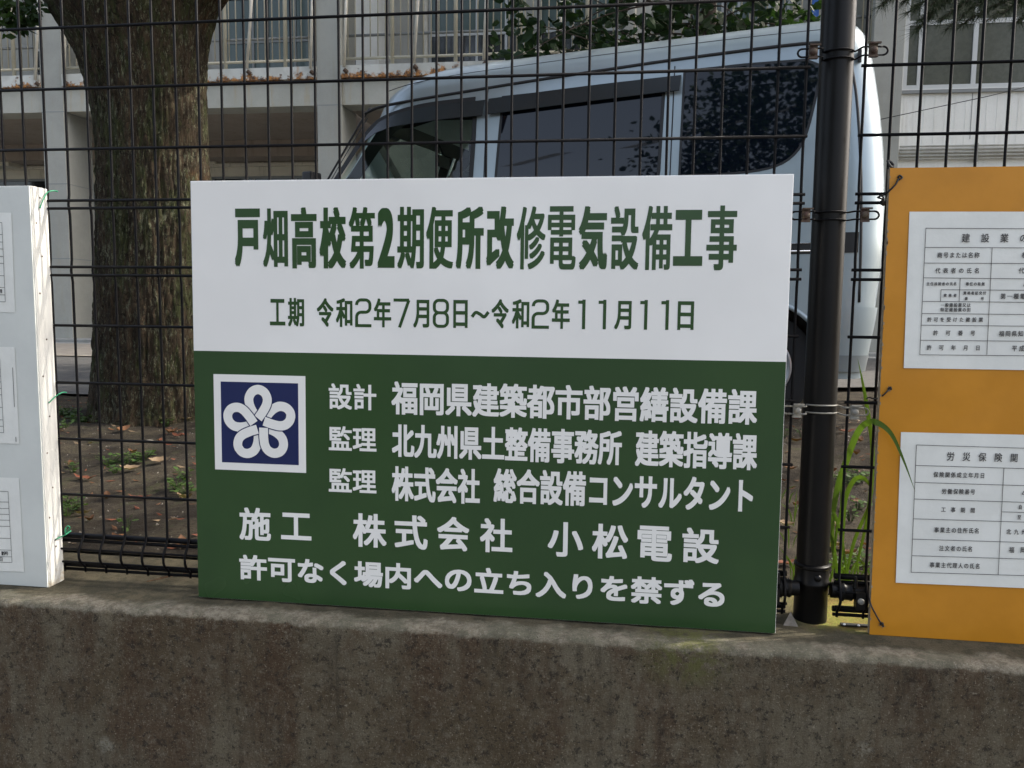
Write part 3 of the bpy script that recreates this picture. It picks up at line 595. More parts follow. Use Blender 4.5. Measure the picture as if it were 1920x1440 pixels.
for sx_, x0, x1 in ((-1, PX-PR, PX-.17), (1, PX+PR, PX+.135)):
    lo_, hi_ = min(x0, x1), max(x0, x1)
    b.lathe((lo_, FY+.006, .972), (1, 0, 0), [(0, .0155), (hi_-lo_, .0155)], 24)
    cx = PX+sx_*(.0475+.012)
    b.lathe((cx-.013, FY+.004, .972), (1, 0, 0), [(0, .0165), (.001, .0195), (.006, .0205), (.010, .0175), (.018, .0175), (.022, .0195), (.026, .0165)], 28)
    b.box(cx+sx_*.022-.009, cx+sx_*.022+.009, FY-.024, FY-.008, .945, .978)
    b.lathe((cx+sx_*.014, FY-.010, .985), (0, 0, 1), [(0, .005), (.022, .002)], 10)
b.build('bottom_rail', M['post'], fp, smooth=40)
b = MB(); b.lathe((PX+.0475+.034, FY-.024, .962), (0, -1, 0), [(0, .0065), (.0028, .006), (.004, .004)], 18); b.build('bolt', M['dullbolt'], fp, smooth=50)
def clamp(z, bolt_m, band_m):
    c = MB(); Y0 = PY-PR-.0022
    for dz in (-.0075, .0075):
        pts = []
        pts += [(PX-.072+.0, FY-.010, z+dz), (PX-.048, FY-.011, z+dz), (PX-.036, FY-.010, z+dz)]
        for a in (-62, -45, -25, -8, 0, 8, 25, 45, 62): pts.append((PX+(PR+.0022)*math.sin(R(a)), PY-(PR+.0022)*math.cos(R(a))-.001, z+dz+.0015*math.cos(R(a))))
        pts += [(PX+.036, FY-.010, z+dz), (PX+.048, FY-.011, z+dz), (PX+.072, FY-.010, z+dz)]
        c.tube(spline(pts, 3), .0017, 7)
    for s_ in (-1, 1):
        ex = [(PX+s_*(.072), FY-.010, z-.0075)]+[(PX+s_*(.072+.0085*math.sin(R(a))), FY-.010, z-.0075*math.cos(R(a))) for a in (20, 50, 90, 130, 160)]+[(PX+s_*.072, FY-.010, z+.0075)]
        c.tube(spline(ex, 3), .0019, 7)
    o = c.build('clamp', band_m, fp, smooth=180)
    for s_ in (-1, 1):
        bx = PX+s_*.0535; b = MB()
        b.box(bx-.0075, bx+.0075, FY-.017, FY-.011, z-.0125, z+.0125); b.box(bx-.0075, bx+.012, FY-.022, FY-.017, z+.0105, z+.0135); b.box(bx-.0095, bx+.0075, FY-.022, FY-.017, z-.0135, z-.0105)
        b.lathe((bx, FY-.017, z), (0, -1, 0), [(0, .0068), (.003, .0065), (.0055, .0045), (.0065, .0012)], 18)
        b.build('clamp_bolt', bolt_m, o, smooth=40)
for py, bm in ((98, M['rusty']), (404, M['rusty']), (770, M['dullbolt'])):
    clamp(onY(1562 if py < 200 else 1550 if py < 500 else 1537, py, FY-.01)[2], bm, M['fence'] if py < 700 else M['dullbolt'])

# ------------------------------------------------------------------ big tree
TY = 3.50
trk = [(-200, 60, 600), (-120, 75, 520), (-60, 90, 450), (0, 100, 398), (28, 118, 386), (67, 140, 378), (107, 161, 374), (160, 178, 374), (217, 190, 377), (283, 198, 378), (382, 199, 383), (541, 197, 386), (642, 195, 390), (700, 193, 394), (740, 190, 400), (765, 189, 398), (785, 186, 404), (800, 182, 410)]
tree = empty('large_tree', (-1.79, TY, GZ), 'large old tree with mossy furrowed trunk standing behind the fence', 'tree')
rings = []
for (py, xa, xb) in trk:
    A = onY(xa, py, TY); C = onY(xb, py, TY); rings.append(((A[0]+C[0])/2, (C[0]-A[0])/2, (A[2]+C[2])/2))
rings.sort(key=lambda r_: r_[2])
zs = np.arange(.93, rings[-1][2], .012); N = 260
cx = np.interp(zs, [r_[2] for r_ in rings], [r_[0] for r_ in rings]); rad = np.interp(zs, [r_[2] for r_ in rings], [r_[1] for r_ in rings])
vs = []
for z, c, r_ in zip(zs, cx, rad):
    for k in range(N):
        a = 2*PI*k/N; d = Vector((math.cos(a), math.sin(a)*.92, 0)); q = Vector((d.x*3, d.y*3, z*1.4))
        w_ = noise.noise(Vector((d.x*5, d.y*5, z*3)))*.9; rid = (.35-abs(noise.noise(Vector((d.x*13+w_, d.y*13, z*3.2))))*1.6)+.8*(.3-abs(noise.noise(Vector((d.x*31, d.y*31+w_, z*9)))))+.5*noise.noise(Vector((d.x*60, d.y*60, z*34))); big = noise.noise(q*.9)*.05
        flare = max(0, (1.16-z)/.22)**2*.02*(noise.noise(Vector((d.x*2.6, d.y*2.6, 5)))+.4)
        rr2 = r_*(1+big*.6)+rid*.013+flare; ry = min(rr2, .36) if z > 2.4 else rr2
        vs.append((c+d.x*rr2, TY+d.y*ry, z))
b = MB(); n_ = len(zs); b.add(vs, [(i*N+k, i*N+(k+1) % N, (i+1)*N+(k+1) % N, (i+1)*N+k) for i in range(n_-1) for k in range(N)])
ztop = float(zs[-1]); xt = float(cx[-1])
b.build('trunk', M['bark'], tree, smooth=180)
b = MB()
limbs = [[(xt-.35, TY, ztop-.35), (xt-.75, TY+.1, ztop+.5), (xt-1.3, TY+.2, ztop+1.6), (xt-1.7, TY+.3, ztop+3)], [(xt+.35, TY, ztop-.3), (xt+.75, TY+.05, ztop+.6), (xt+1.3, TY+.1, ztop+1.7), (xt+1.9, TY-.2, ztop+2.9)], [(xt, TY+.1, ztop-.3), (xt+.05, TY+.2, ztop+1), (xt+.2, TY+.5, ztop+2.6), (xt+.1, TY+1, ztop+4)],
         [(xt-.5, TY, ztop), (xt-1.1, TY-.7, ztop+.9), (xt-1.8, TY-1.2, ztop+1.5)], [(xt+.6, TY, ztop+.4), (xt+1.5, TY-.6, ztop+1.2), (xt+2.6, TY-1.0, ztop+1.6)]]
for L in limbs: s_ = spline(L, 6); b.tube(s_, [.27*(1-.75*i/len(s_)) for i in range(len(s_))], 14)
b.build('limb', M['bark'], tree, smooth=180)

def leaf_cloud(b, n, centre, rad, size, rnd, flat=1.0, shell=.0, droop=.3, narrow=.45, clumps=None):
    """n small leaf blades, gathered in clumps spread through a crown"""
    C = np.array(centre, float); Rd = np.array(rad, float)
    K = clumps or max(4, n//60); cc = []
    for _ in range(K):
        d = rnd.normal(size=3); d /= np.linalg.norm(d); cc.append(C + d*Rd*(rnd.uniform(.25, 1)**(.5)))
    for i in range(n):
        c = cc[rnd.randint(K)] + rnd.normal(size=3)*Rd*.13
        a = rnd.uniform(0, 2*PI); t = Vector((math.cos(a), math.sin(a), rnd.uniform(-1, .4)*droop*2)).normalized()
        nrm = Vector(rnd.normal(size=3)*.6+np.array([0, 0, 1])).normalized(); s = t.cross(nrm).normalized(); L = size*rnd.uniform(.6, 1.25); w = L*narrow*.5
        p = Vector(c); up = s.cross(t)*L*.07
        b.add([p, p+t*L*.35+s*w-up, p+t*L*.75+s*w*.75-up*.6, p+t*L, p+t*L*.75-s*w*.75-up*.6, p+t*L*.35-s*w-up, p+t*L*.4, p+t*L*.75], [(0, 6, 1), (1, 6, 7, 2), (2, 7, 3), (0, 5, 6), (5, 4, 7, 6), (4, 3, 7)])
b = MB()
for c, r_, n_ in (((-3.6, 3.6, 6.6), (1.8, 1.8, 1.4), 2600), ((-1.8, 4.2, 7.8), (1.9, 1.9, 1.3), 2600), ((.3, 3.6, 6.9), (1.6, 1.7, 1.2), 2300), ((.6, 2.3, 5.6), (1.4, 1.2, .9), 1500), ((-3.2, 2.2, 5.6), (1.3, 1.0, .8), 1200)):
    leaf_cloud(b, n_, c, r_, .13, RNG)
b.build('crown', M['leafA'], tree)
# low spray of leaves hanging into the top-left corner of the view
b = MB(); rs = np.random.RandomState(11); stem = MB()
tips = []
for (px, py) in ((8, 10), (30, 20), (48, 12), (22, 38), (60, 5), (36, 48), (10, 44), (58, 26), (-10, 25), (45, 34)):
    P = Vector(onY(px, py, 3.3)); tips.append(P)
root = Vector(onY(-60, -260, 3.35))
for P in tips:
    mid = (P+root)/2+Vector((0, 0, -.06)); stem.tube([root, mid, P], [.005, .003, .0015], 5)
    for _ in range(26):
        a = rs.uniform(0, 2*PI); t = Vector((math.cos(a), math.sin(a)*.6, rs.uniform(-1.1, .1))).normalized(); nr = Vector(rs.normal(size=3)).normalized(); s = t.cross(nr).normalized(); L = rs.uniform(.035, .06); w = L*.24
        p = P+Vector(rs.normal(size=3))*.02; b.add([p, p+t*L*.4+s*w, p+t*L, p+t*L*.4-s*w], [(0, 1, 2, 3)])
stem.build('twig', M['twig'], tree, smooth=180); b.build('leaf_spray', M['leafA'], tree)

# ------------------------------------------------------------------ silver one-box van
VA = R(164); vd = np.array([math.cos(VA), math.sin(VA), 0]); vn = np.array([-math.sin(VA), math.cos(VA), 0])   # along the van (forwards), towards the camera side
V0 = np.array([1.05, 3.75, GZ])-vn*.735
van = empty('parked_van', tuple(V0), 'silver blue van with dark rear windows and sun visors parked behind the fence', 'van', rotz=VA, local=True)
ZP = [.22, .5, .8, 1.0, 1.15, 1.29, 1.40, 1.50, 1.60, 1.68, 1.74, 1.79, 1.83, 1.865, 1.89, 1.905, 1.915]
SR = [-.02, -.06, -.085, -.08, -.072, -.06, -.045, -.03, -.012, .005, .022, .04, .065, .11, .19, .34, .8]
SF = [3.30, 3.38, 3.35, 3.24, 3.06, 2.90, 2.82, 2.755, 2.70, 2.665, 2.625, 2.57, 2.50, 2.38, 2.18, 1.90, 1.4]
WP = [.70, .732, .737, .737, .733, .722, .711, .701, .691, .682, .668, .642, .606, .555, .485, .385, .15]
def vi(z, A): return float(np.interp(z, ZP, A))
def vw(z): return vi(z, WP)
zl = sorted(set(list(np.arange(.22, 1.70, .05))+[1.70, 1.715, 1.73, 1.745, 1.76, 1.775, 1.79, 1.81, 1.83, 1.848, 1.865, 1.878, 1.89, 1.898, 1.905, 1.911, 1.915]))
def vring(z, NS=36, NC=9):
    s0, s1, w = vi(z, SR), vi(z, SF), vw(z); rr1 = min(.13, w*.7); rf = min(.30 if z > 1.0 else .22, w*.8, (s1-s0)*.4); P = []
    P += [(s0, w*0.0)] + [(s0-.0, y) for y in np.linspace(0, w-rr1, 5)[1:-1]]
    for k in range(NC+1): a = PI-(PI/2)*k/NC; P.append((s0+rr1+rr1*math.cos(a), w-rr1+rr1*math.sin(a)))
    P += [(x, w) for x in np.linspace(s0+rr1, s1-rf, NS)[1:-1]]
    for k in range(NC+1): a = PI/2-(PI/2)*k/NC; P.append((s1-rf+rf*math.cos(a), w-rf+rf*math.sin(a)))
    P += [(s1+.06*(1-(y/w)**2)*0, y) for y in np.linspace(w-rf, 0, 5)[1:]]
    return P + [(x, -y) for x, y in P[-2:0:-1]]
vs = []; n = None
for z in zl:
    rg = vring(z); n = len(rg); vs += [(x, y, z) for x, y in rg]
fs = [(i*n+k, (i+1)*n+k, (i+1)*n+(k+1) % n, i*n+(k+1) % n) for i in range(len(zl)-1) for k in range(n)]
fs += [tuple(range(n)), tuple((len(zl)-1)*n+k for k in range(n))[::-1]]
bb = MB(); bb.add(vs, fs); bme = bb.mesh('body', M['silver'], 50)
bm = bmesh.new(); bm.from_mesh(bme); bmesh.ops.recalc_face_normals(bm, faces=bm.faces); bm.to_mesh(bme); bm.free()
body = bpy.data.objects.new('body', bme); link(body, van)
def cutter(verts, faces, mat):
    b = MB(); b.add(verts, faces); me = b.mesh('cut', [mat]); q = bmesh.new(); q.from_mesh(me); bmesh.ops.recalc_face_normals(q, faces=q.faces); q.to_mesh(me); q.free()
    o = bpy.data.objects.new('cut', me); COL.objects.link(o); o.parent = van; return o
def prism(poly, y0, y1, mat):     # polygon in (s, z) swept across the van
    n = len(poly); return cutter([(s, y0, z) for s, z in poly]+[(s, y1, z) for s, z in poly], [tuple(range(n)), tuple(range(2*n-1, n-1, -1))]+[(i, n+i, n+(i+1) % n, (i+1) % n) for i in range(n)], mat)
def disc(s, z, r, n=32): return [(s+r*math.cos(2*PI*k/n), z+r*math.sin(2*PI*k/n)) for k in range(n)]
WR, WF = .44, 2.86
FWIN = [(1.965, 1.06), (1.950, 1.56), (1.96, 1.632), (2.10, 1.632), (2.30, 1.622), (2.46, 1.598), (2.56, 1.560), (2.66, 1.46), (2.78, 1.30), (2.93, 1.10), (2.93, 1.06)]
cuts = [prism(disc(WR, .255, .315), .42, 1.0, M['trim']), prism(disc(WR, .255, .315), -1.0, -.42, M['trim']), prism(disc(WF, .255, .315), .42, 1.0, M['trim']), prism(disc(WF, .255, .315), -1.0, -.42, M['trim']),
        prism([(2.0, .95), (2.0, 1.58), (2.30, 1.60), (2.50, 1.56), (2.75, 1.28), (2.93, 1.02), (2.93, .95)], -.60, .60, M['cabin']), prism(FWIN, .5, 1.0, M['trim']), prism(FWIN, -1.0, -.5, M['trim'])]
# windscreen opening
ws = [(2.93, 1.14), (2.68, 1.60)]
cuts.append(cutter([(2.45, -.56, 1.20), (3.4, -.56, 1.16), (3.4, .56, 1.16), (2.45, .56, 1.20), (2.45, -.50, 1.57), (3.4, -.50, 1.60), (3.4, .50, 1.60), (2.45, .50, 1.57)], [(0, 1, 2, 3), (4, 5, 6, 7), (0, 1, 5, 4), (1, 2, 6, 5), (2, 3, 7, 6), (3, 0, 4, 7)], M['trim']))
for c in cuts:
    m = body.modifiers.new('b', 'BOOLEAN'); m.object = c; m.operation = 'DIFFERENCE'; m.solver = 'EXACT'
    m.material_mode = 'TRANSFER'
me2 = bpy.data.meshes.new_from_object(body.evaluated_get(bpy.context.evaluated_depsgraph_get())); body.modifiers.clear(); body.data = me2; me2.name = 'body'
me2.polygons.foreach_set('use_smooth', [True]*len(me2.polygons)); me2.set_sharp_from_angle(angle=R(32))
for c in cuts: bpy.data.objects.remove(c)
def side_poly(name, poly, mat, off, parent=van, sides=(1,)):
    out = None
    for sd_ in sides:
        q = bmesh.new(); q.faces.new([q.verts.new((s, 0, z)) for s, z in poly])
        for z in zl:
            if min(p[1] for p in poly)+1e-4 < z < max(p[1] for p in poly)-1e-4:
                bmesh.ops.bisect_plane(q, geom=list(q.verts)+list(q.edges)+list(q.faces), plane_co=(0, 0, z), plane_no=(0, 0, 1))
        for v in q.verts: v.co.y = sd_*(vring_w(v.co.z)+off)
        me = bpy.data.meshes.new(name); q.to_mesh(me); q.free(); me.materials.append(mat)
        out = bpy.data.objects.new(name, me); link(out, parent)
    return out
def vring_w(z): return float(np.interp(z, zl, [vw(k) for k in zl]))
def dens(poly, m=4):
    out = []
    for i in range(len(poly)):
        a = np.array(poly[i]); c = np.array(poly[(i+1) % len(poly)])
        for k in range(m): out.append(tuple(a+(c-a)*k/m))
    return out
def grow(poly, d):
    c = np.mean(np.array(poly), 0); out = []
    P = np.array(poly); n = len(P); area = sum(P[i][0]*P[(i+1) % n][1]-P[(i+1) % n][0]*P[i][1] for i in range(n)); sg = 1 if area > 0 else -1
    for i in range(n):
        a = P[i]-P[i-1]; b_ = P[(i+1) % n]-P[i]; na = np.array([a[1], -a[0]])/np.linalg.norm(a)*sg; nb = np.array([b_[1], -b_[0]])/np.linalg.norm(b_)*sg
        v = na+nb; v = v/np.linalg.norm(v)*d/max(.5, v@na/np.linalg.norm(v)); out.append(tuple(P[i]+v))
    return out
SWIN = [(.955, 1.06), (.935, 1.20), (.93, 1.628), (1.775, 1.628), (1.795, 1.20), (1.80, 1.06)]
QW = spline([(.82, 1.175), (.62, 1.172), (.46, 1.180), (.36, 1.205), (.295, 1.26), (.262, 1.34), (.238, 1.46), (.222, 1.56)], 3)
QWIN = [tuple(p) for p in QW]+[(.222, 1.625), (.28, 1.655), (.55, 1.664), (.82, 1.664)]
side_poly('window_gasket', grow(SWIN, .016), M['trim'], .0012, sides=(1, -1)); side_poly('side_window', SWIN, M['van_glass'], .0026, sides=(1, -1))
side_poly('window_gasket', grow(QWIN, .012), M['trim'], .0012, sides=(1, -1)); side_poly('quarter_window', QWIN, M['van_glass'], .0026, sides=(1, -1))
side_poly('front_window', [p for p in FWIN], M['clear'], -.012, sides=(1, -1))
def band(name, pts, w, mat, off=.002, parent=van, closed=False, sides=(1,)):
    for sd_ in sides:
        b = MB(); P = [np.array(p, float) for p in pts]; v = []
        for i, p in enumerate(P):
            t = P[min(i+1, len(P)-1)]-P[max(i-1, 0)]; t /= np.linalg.norm(t); nn = np.array([-t[1], t[0]])*w/2
            for q in (p+nn, p-nn): v.append((q[0], sd_*(vw(q[1])+off), q[1]))
        b.add(v, [(2*i, 2*i+1, 2*i+3, 2*i+2) for i in range(len(P)-1)]); b.build(name, mat, parent)
# black frame round the front window with the raked front pillar
band('window_gasket', spline([(1.955, 1.06), (1.945, 1.40), (1.945, 1.625)], 5), .026, M['trim'], .002)
band('window_gasket', spline([(1.945, 1.640), (2.20, 1.638), (2.36, 1.624), (2.49, 1.598), (2.58, 1.556), (2.67, 1.465), (2.80, 1.30), (2.96, 1.08)], 5), .030, M['trim'], .002)
band('door_seam', spline([(2.63, 1.60), (2.70, 1.50), (2.80, 1.355), (2.95, 1.13)], 5), .006, M['trim'], .0015)
band('door_seam', spline([(1.875, 1.70), (1.873, 1.3), (1.87, .30)], 5), .006, M['trim'], .0015)
band('door_seam', spline([(.875, 1.70), (.872, 1.3), (.87, .30)], 5), .006, M['trim'], .0015)
# smoked visors, standing off the glass
def visor(pts, h, name='window_visor'):
    b = MB(); v = []
    for (s, zt, zb) in pts: v += [(s, vw(zt)+.006, zt), (s, vw(zb)+.030, zb), (s, vw(zb)+.027, zb-.002)]
    n = len(pts); b.add(v, [(3*i, 3*i+1, 3*i+4, 3*i+3) for i in range(n-1)]+[(3*i+1, 3*i+2, 3*i+5, 3*i+4) for i in range(n-1)]); b.build(name, M['visor'], van, smooth=60)
visor([(1.885, 1.632, 1.545), (2.1, 1.632, 1.545), (2.3, 1.625, 1.538), (2.45, 1.605, 1.530), (2.55, 1.570, 1.505), (2.63, 1.50, 1.46)], 0)
visor([(.84, 1.652, 1.574), (1.2, 1.650, 1.566), (1.5, 1.645, 1.558), (1.865, 1.636, 1.548)], 0)
# drip rail and roof groove
def path3(name, pts, r, mat, out=.004):
    b = MB(); b.tube([(s, vw(z)+out, z) for s, z in spline(pts, 5)], r, 8); return b.build(name, mat, van, smooth=180)
path3('drip_rail', [(.13, 1.715), (.30, 1.738), (.85, 1.733), (1.2, 1.722), (1.6, 1.708), (1.95, 1.692), (2.35, 1.672), (2.55, 1.655), (2.66, 1.625)], .0085, M['trim'], .0)
path3('roof_groove', [(.14, 1.80), (.6, 1.812), (1.3, 1.812), (2.0, 1.80), (2.35, 1.775), (2.52, 1.74)], .0022, M['trim'], -.0006)
path3('windscreen_seal', [(2.62, 1.66), (2.70, 1.55), (2.81, 1.385), (2.99, 1.12)], .006, M['trim'], -.004)
band('tailgate_seam', spline([(.115, 1.75), (.10, 1.70), (.078, 1.60), (.058, 1.50), (.040, 1.38), (.020, 1.22), (.004, 1.05), (-.010, .80), (-.012, .57)], 4), .013, M['trim'], .0015) if False else None
b = MB(); pts = []
for (s, z) in spline([(.13, 1.77), (.105, 1.70), (.082, 1.60), (.062, 1.50), (.046, 1.38), (.030, 1.22), (.018, 1.05), (.008, .80), (.004, .57)], 4):
    s0 = vi(z, SR); w = vw(z); rr1 = .13; dx = max(0, s0+rr1-s); y = w-rr1+math.sqrt(max(0, rr1**2-dx*dx)); pts.append((s, y-.001, z))
b.tube(pts, .0065, 8); b.build('tailgate_seam', M['trim'], van, smooth=180)
b = MB(); b.box(.045, .062, .66, .70, 1.63, 1.68); b.build('hinge_cover', M['trim'], van, bevel=.004)
# sliding-door rail, tail lamp, bumper, lower mouldings
def corner_y(s, z, extra=0):
    s0 = vi(z, SR); w = vw(z); rr1 = .13; dx = max(0, s0+rr1-s); return w-rr1+math.sqrt(max(0, rr1**2-dx*dx))+extra
band('slide_rail', [(.14, .812), (.5, .812), (.86, .812)], .050, M['trim'], .0016)
b = MB(); b.tube([(.10, corner_y(.10, .836, .003), .836), (.14, .742, .836), (.86, .742, .836)], .0035, 8); b.tube([(.14, .743, .800), (.86, .743, .800)], .006, 8); b.build('chrome_strip', M['chrome'], van, smooth=180)
def wrap(name, z0, z1, s_start, mat, out=.006, back=True, front=False, nz=6):
    """strip that follows the body round the rear corner"""
    b = MB(); v = []; path = []
    for z in np.linspace(z0, z1, nz):
        s0 = vi(z, SR)-out; w = vw(z)+out; rr1 = .13; row = [(s_start, w)]+[(s, w) for s in np.linspace(s_start, s0+rr1, 4)[1:-1]]
        for k in range(9): a = PI/2+(PI/2)*k/8; row.append((s0+rr1+rr1*math.cos(a), w-rr1+rr1*math.sin(a)))
        row += [(s0, y) for y in np.linspace(w-rr1, -w+rr1, 4)[1:]] if back else []
        v += [(x, y, z) for x, y in row]; n = len(row)
    b.add(v, [(i*n+k, i*n+k+1, (i+1)*n+k+1, (i+1)*n+k) for i in range(nz-1) for k in range(n-1)])
    b.add([v[k] for k in range(n)]+[(x, y*.9, z) for x, y, z in v[:n]], [(k, k+1, n+k+1, n+k) for k in range(n-1)])
    return b.build(name, mat, van, smooth=50)
b = MB(); v = []
for z in np.linspace(.79, .880, 5):
    for s_ in np.linspace(.088, .018, 6): v.append((s_, corner_y(s_, z, .004), z))
b.add(v, [(i*6+k, i*6+k+1, (i+1)*6+k+1, (i+1)*6+k) for i in range(4) for k in range(5)]); b.build('tail_lamp', M['trim'], van)
bump = wrap('rear_bumper', .265, .548, .115, M['silver'], .010)
wrap('bumper_lip', .255, .330, .112, M['bumper'], .012)
b = MB()
for s_, z_ in ((WR, .255), (WF, .255)):
    pts = [(s_+.325*math.cos(R(a)), vw(.255+.325*math.sin(R(a)))+.0035, .255+.325*math.sin(R(a))) for a in range(-2, 183, 8)]; b.tube(pts, .012, 8)
b.build('wheel_arch_lip', M['silver'], van, smooth=180)
def wheel(s, sd_):
    y = sd_*.60; w = MB()
    prof = [(-.07, .16), (-.072, .235), (-.055, .262), (.055, .262), (.072, .235), (.075, .165), (.06, .160)]
    w.lathe((s, y, .262), (0, sd_, 0), prof, 48); o = w.build('wheel', M['tyre'], van, smooth=40)
    h = MB(); h.lathe((s, y+sd_*.062, .262), (0, sd_, 0), [(0, .158), (.014, .160), (.016, .152), (.004, .140), (-.006, .120), (.006, .075), (.012, .045), (.020, .040), (.022, .02)], 48); h.build('hub', M['hub'], o, smooth=50)
    k = MB()
    for i in range(12): a = 2*PI*i/12; k.lathe((s+.108*math.cos(a), y+sd_*.0585, .262+.108*math.sin(a)), (0, sd_, 0), [(0, .011), (.004, .011)], 12)
    k.build('vent_hole', M['trim'], o)
for s_ in (WR, WF):
    for sd_ in (1, -1): wheel(s_, sd_)
# cabin things seen through the front window
for y_ in (.33, -.33):
    b = MB(); b.box(2.02, 2.14, y_-.20, y_+.20, .95, 1.30); b.build('seat_back', M['trim'], van, bevel=.03)
    b = MB(); b.box(2.04, 2.12, y_-.11, y_+.11, 1.33, 1.50); b.build('headrest', M['trim'], van, bevel=.03)
b = MB(); b.box(2.52, 2.535, -.09, .05, 1.43, 1.50); b.tube([(2.53, -.02, 1.50), (2.56, -.02, 1.585)], .006, 6); b.build('inner_mirror', M['trim'], van)
b = MB(); b.add([(2.935, -.58, 1.15), (2.935, .58, 1.15), (2.70, .52, 1.585), (2.70, -.52, 1.585)], [(0, 1, 2, 3)]); b.build('windscreen', M['clear'], van)
b = MB(); v = []
b.add([(-.064, -.50, 1.15), (-.064, .50, 1.15), (-.014, .47, 1.60), (-.014, -.47, 1.60)], [(0, 3, 2, 1)]); b.build('rear_window', M['van_glass'], van)
for y_ in (.79, -.79):
    b = MB(); b.box(2.88, 2.95, min(y_, y_*1.12), max(y_, y_*1.12), 1.10, 1.29); b.box(2.86, 2.90, .70*np.sign(y_) if y_ > 0 else y_, y_ if y_ > 0 else -.70, 1.14, 1.18); b.build('wing_mirror', M['silver' if False else 'trim'], van, bevel=.012)
b = MB(); b.box(3.22, 3.40, -.70, .70, .24, .50); b.build('front_bumper', M['bumper'], van, bevel=.05)
for y_ in (.52, -.52):
    b = MB(); b.box(3.24, 3.375, y_-.14, y_+.14, .66, .84); b.build('headlight', M['clear'], van, bevel=.03)
b = MB(); b.tube([(2.66, .30, 1.69), (2.70, .30, 1.70), (2.73, .30, 1.67)], .012, 8); b.build('roof_washer', M['trim'], van)

# ------------------------------------------------------------------ school building
BY = 9.84; UY = 11.1; IY = 12.3
def bx(px, Y=BY, py=200): return float(onY(px, py, Y)[0])
def bz(px, py, Y=BY): return float(onY(px, py, Y)[2])
bld = empty('school_building', (-4, BY, GZ), 'pale concrete school building with open ground floor and railed balcony behind the tree', 'building')
colx = [-11.42, -7.64, -3.85, -.06]
b = None
BEAMZ = 4.035
for x in colx:
    MB().box(x, x+.315, BY, BY+.55, GZ+.04, 8.4).build('column', M['col'], bld, bevel=.006)
    for z in (4.03, 3.10, 2.12) : MB().box(x-.0015, x+.3165, BY-.0015, BY+.5515, z-.006, z+.006).build('joint_line', M['greyframe'], bld)
ends = colx+[2.76]
MB().box(2.74, 3.075, BY-.05, BY+1.2, GZ+.04, 8.4).build('column', M['col'], bld, bevel=.006)
for i in range(4):
    a, c = ends[i]+.3165, ends[i+1]-.0015
    MB().box(a, c, BY+.03, BY+.35, BEAMZ, 4.335).build('beam', M['beam'], bld)
    MB().box(a, c, BY-.02, BY+.40, 4.352, 4.50).build('balcony_edge', M['rust_edge'], bld)
    MB().box(a, c, BY+.05, BY+.36, 4.335, 4.352).build('joint_line', M['greyframe'], bld)
    MB().box(a, c, BY+.36, IY+1.7, BEAMZ+.01, 4.33).build('soffit', M['soffit'], bld)
    MB().box(a, c, BY+.41, UY, 4.34, 4.47).build('balcony_floor', M['slab'], bld)
    MB().box(a, c, IY-.45, IY-.001, 3.80, BEAMZ+.009).build('inner_beam', M['soffit'], bld)
# beams' end pieces behind the columns and the inner wall
def wall_with(name, mat, x0, x1, z0, z1, Y, thick, holes, parent):
    """wall cut into pieces round rectangular openings (x0,x1,z0,z1)"""
    xs = sorted({x0, x1, *[h[0] for h in holes], *[h[1] for h in holes]}); zs_ = sorted({z0, z1, *[h[2] for h in holes], *[h[3] for h in holes]}); b = MB()
    xs = [x for x in xs if x0 <= x <= x1]; zs_ = [z for z in zs_ if z0 <= z <= z1]
    for i in range(len(xs)-1):
        run = None
        for j in range(len(zs_)-1):
            cx_, cz_ = (xs[i]+xs[i+1])/2, (zs_[j]+zs_[j+1])/2; hole = any(h[0] < cx_ < h[1] and h[2] < cz_ < h[3] for h in holes)
            if not hole: run = (run[0] if run else zs_[j], zs_[j+1])
            if (hole or j == len(zs_)-2) and run: b.box(xs[i], xs[i+1], Y, Y+thick, run[0], run[1]); run = None
    return b.build(name, mat, parent)
def window(x0, x1, z0, z1, Y, mulls=(), trans=(), fm='frame', gm='winglass', gm2=None, fw=.035, rec=.05, parent=None):
    w = MB(); p = parent or bld
    w.box(x0, x1, Y+rec-.02, Y+rec+.03, z1-fw, z1); w.box(x0, x1, Y+rec-.02, Y+rec+.03, z0, z0+fw)
    for x in (x0, x1-fw): w.box(x, x+fw, Y+rec-.019, Y+rec+.029, z0+fw, z1-fw)
    X = [x0+fw]+[v for m in mulls for v in (m-fw/2, m+fw/2)]+[x1-fw]; Z = [z0+fw]+[v for t in trans for v in (t-fw/2, t+fw/2)]+[z1-fw]
    for m in mulls: w.box(m-fw/2, m+fw/2, Y+rec-.017, Y+rec+.027, z0+fw, z1-fw)
    for t in trans:
        w.box(x0+fw, x1-fw, Y+rec-.012, Y+rec+.022, t-fw/2, t+fw/2)
    o = w.build('window', M[fm], p); o['local'] = 0
    for i in range(0, len(X), 2):
        for j in range(0, len(Z), 2):
            g = MB().box(X[i]-.004, X[i+1]+.004, Y+rec, Y+rec+.008, Z[j]-.004, Z[j+1]+.004).build('pane', M[gm if (j > 0 or gm2 is None) else gm2], o)
    return o
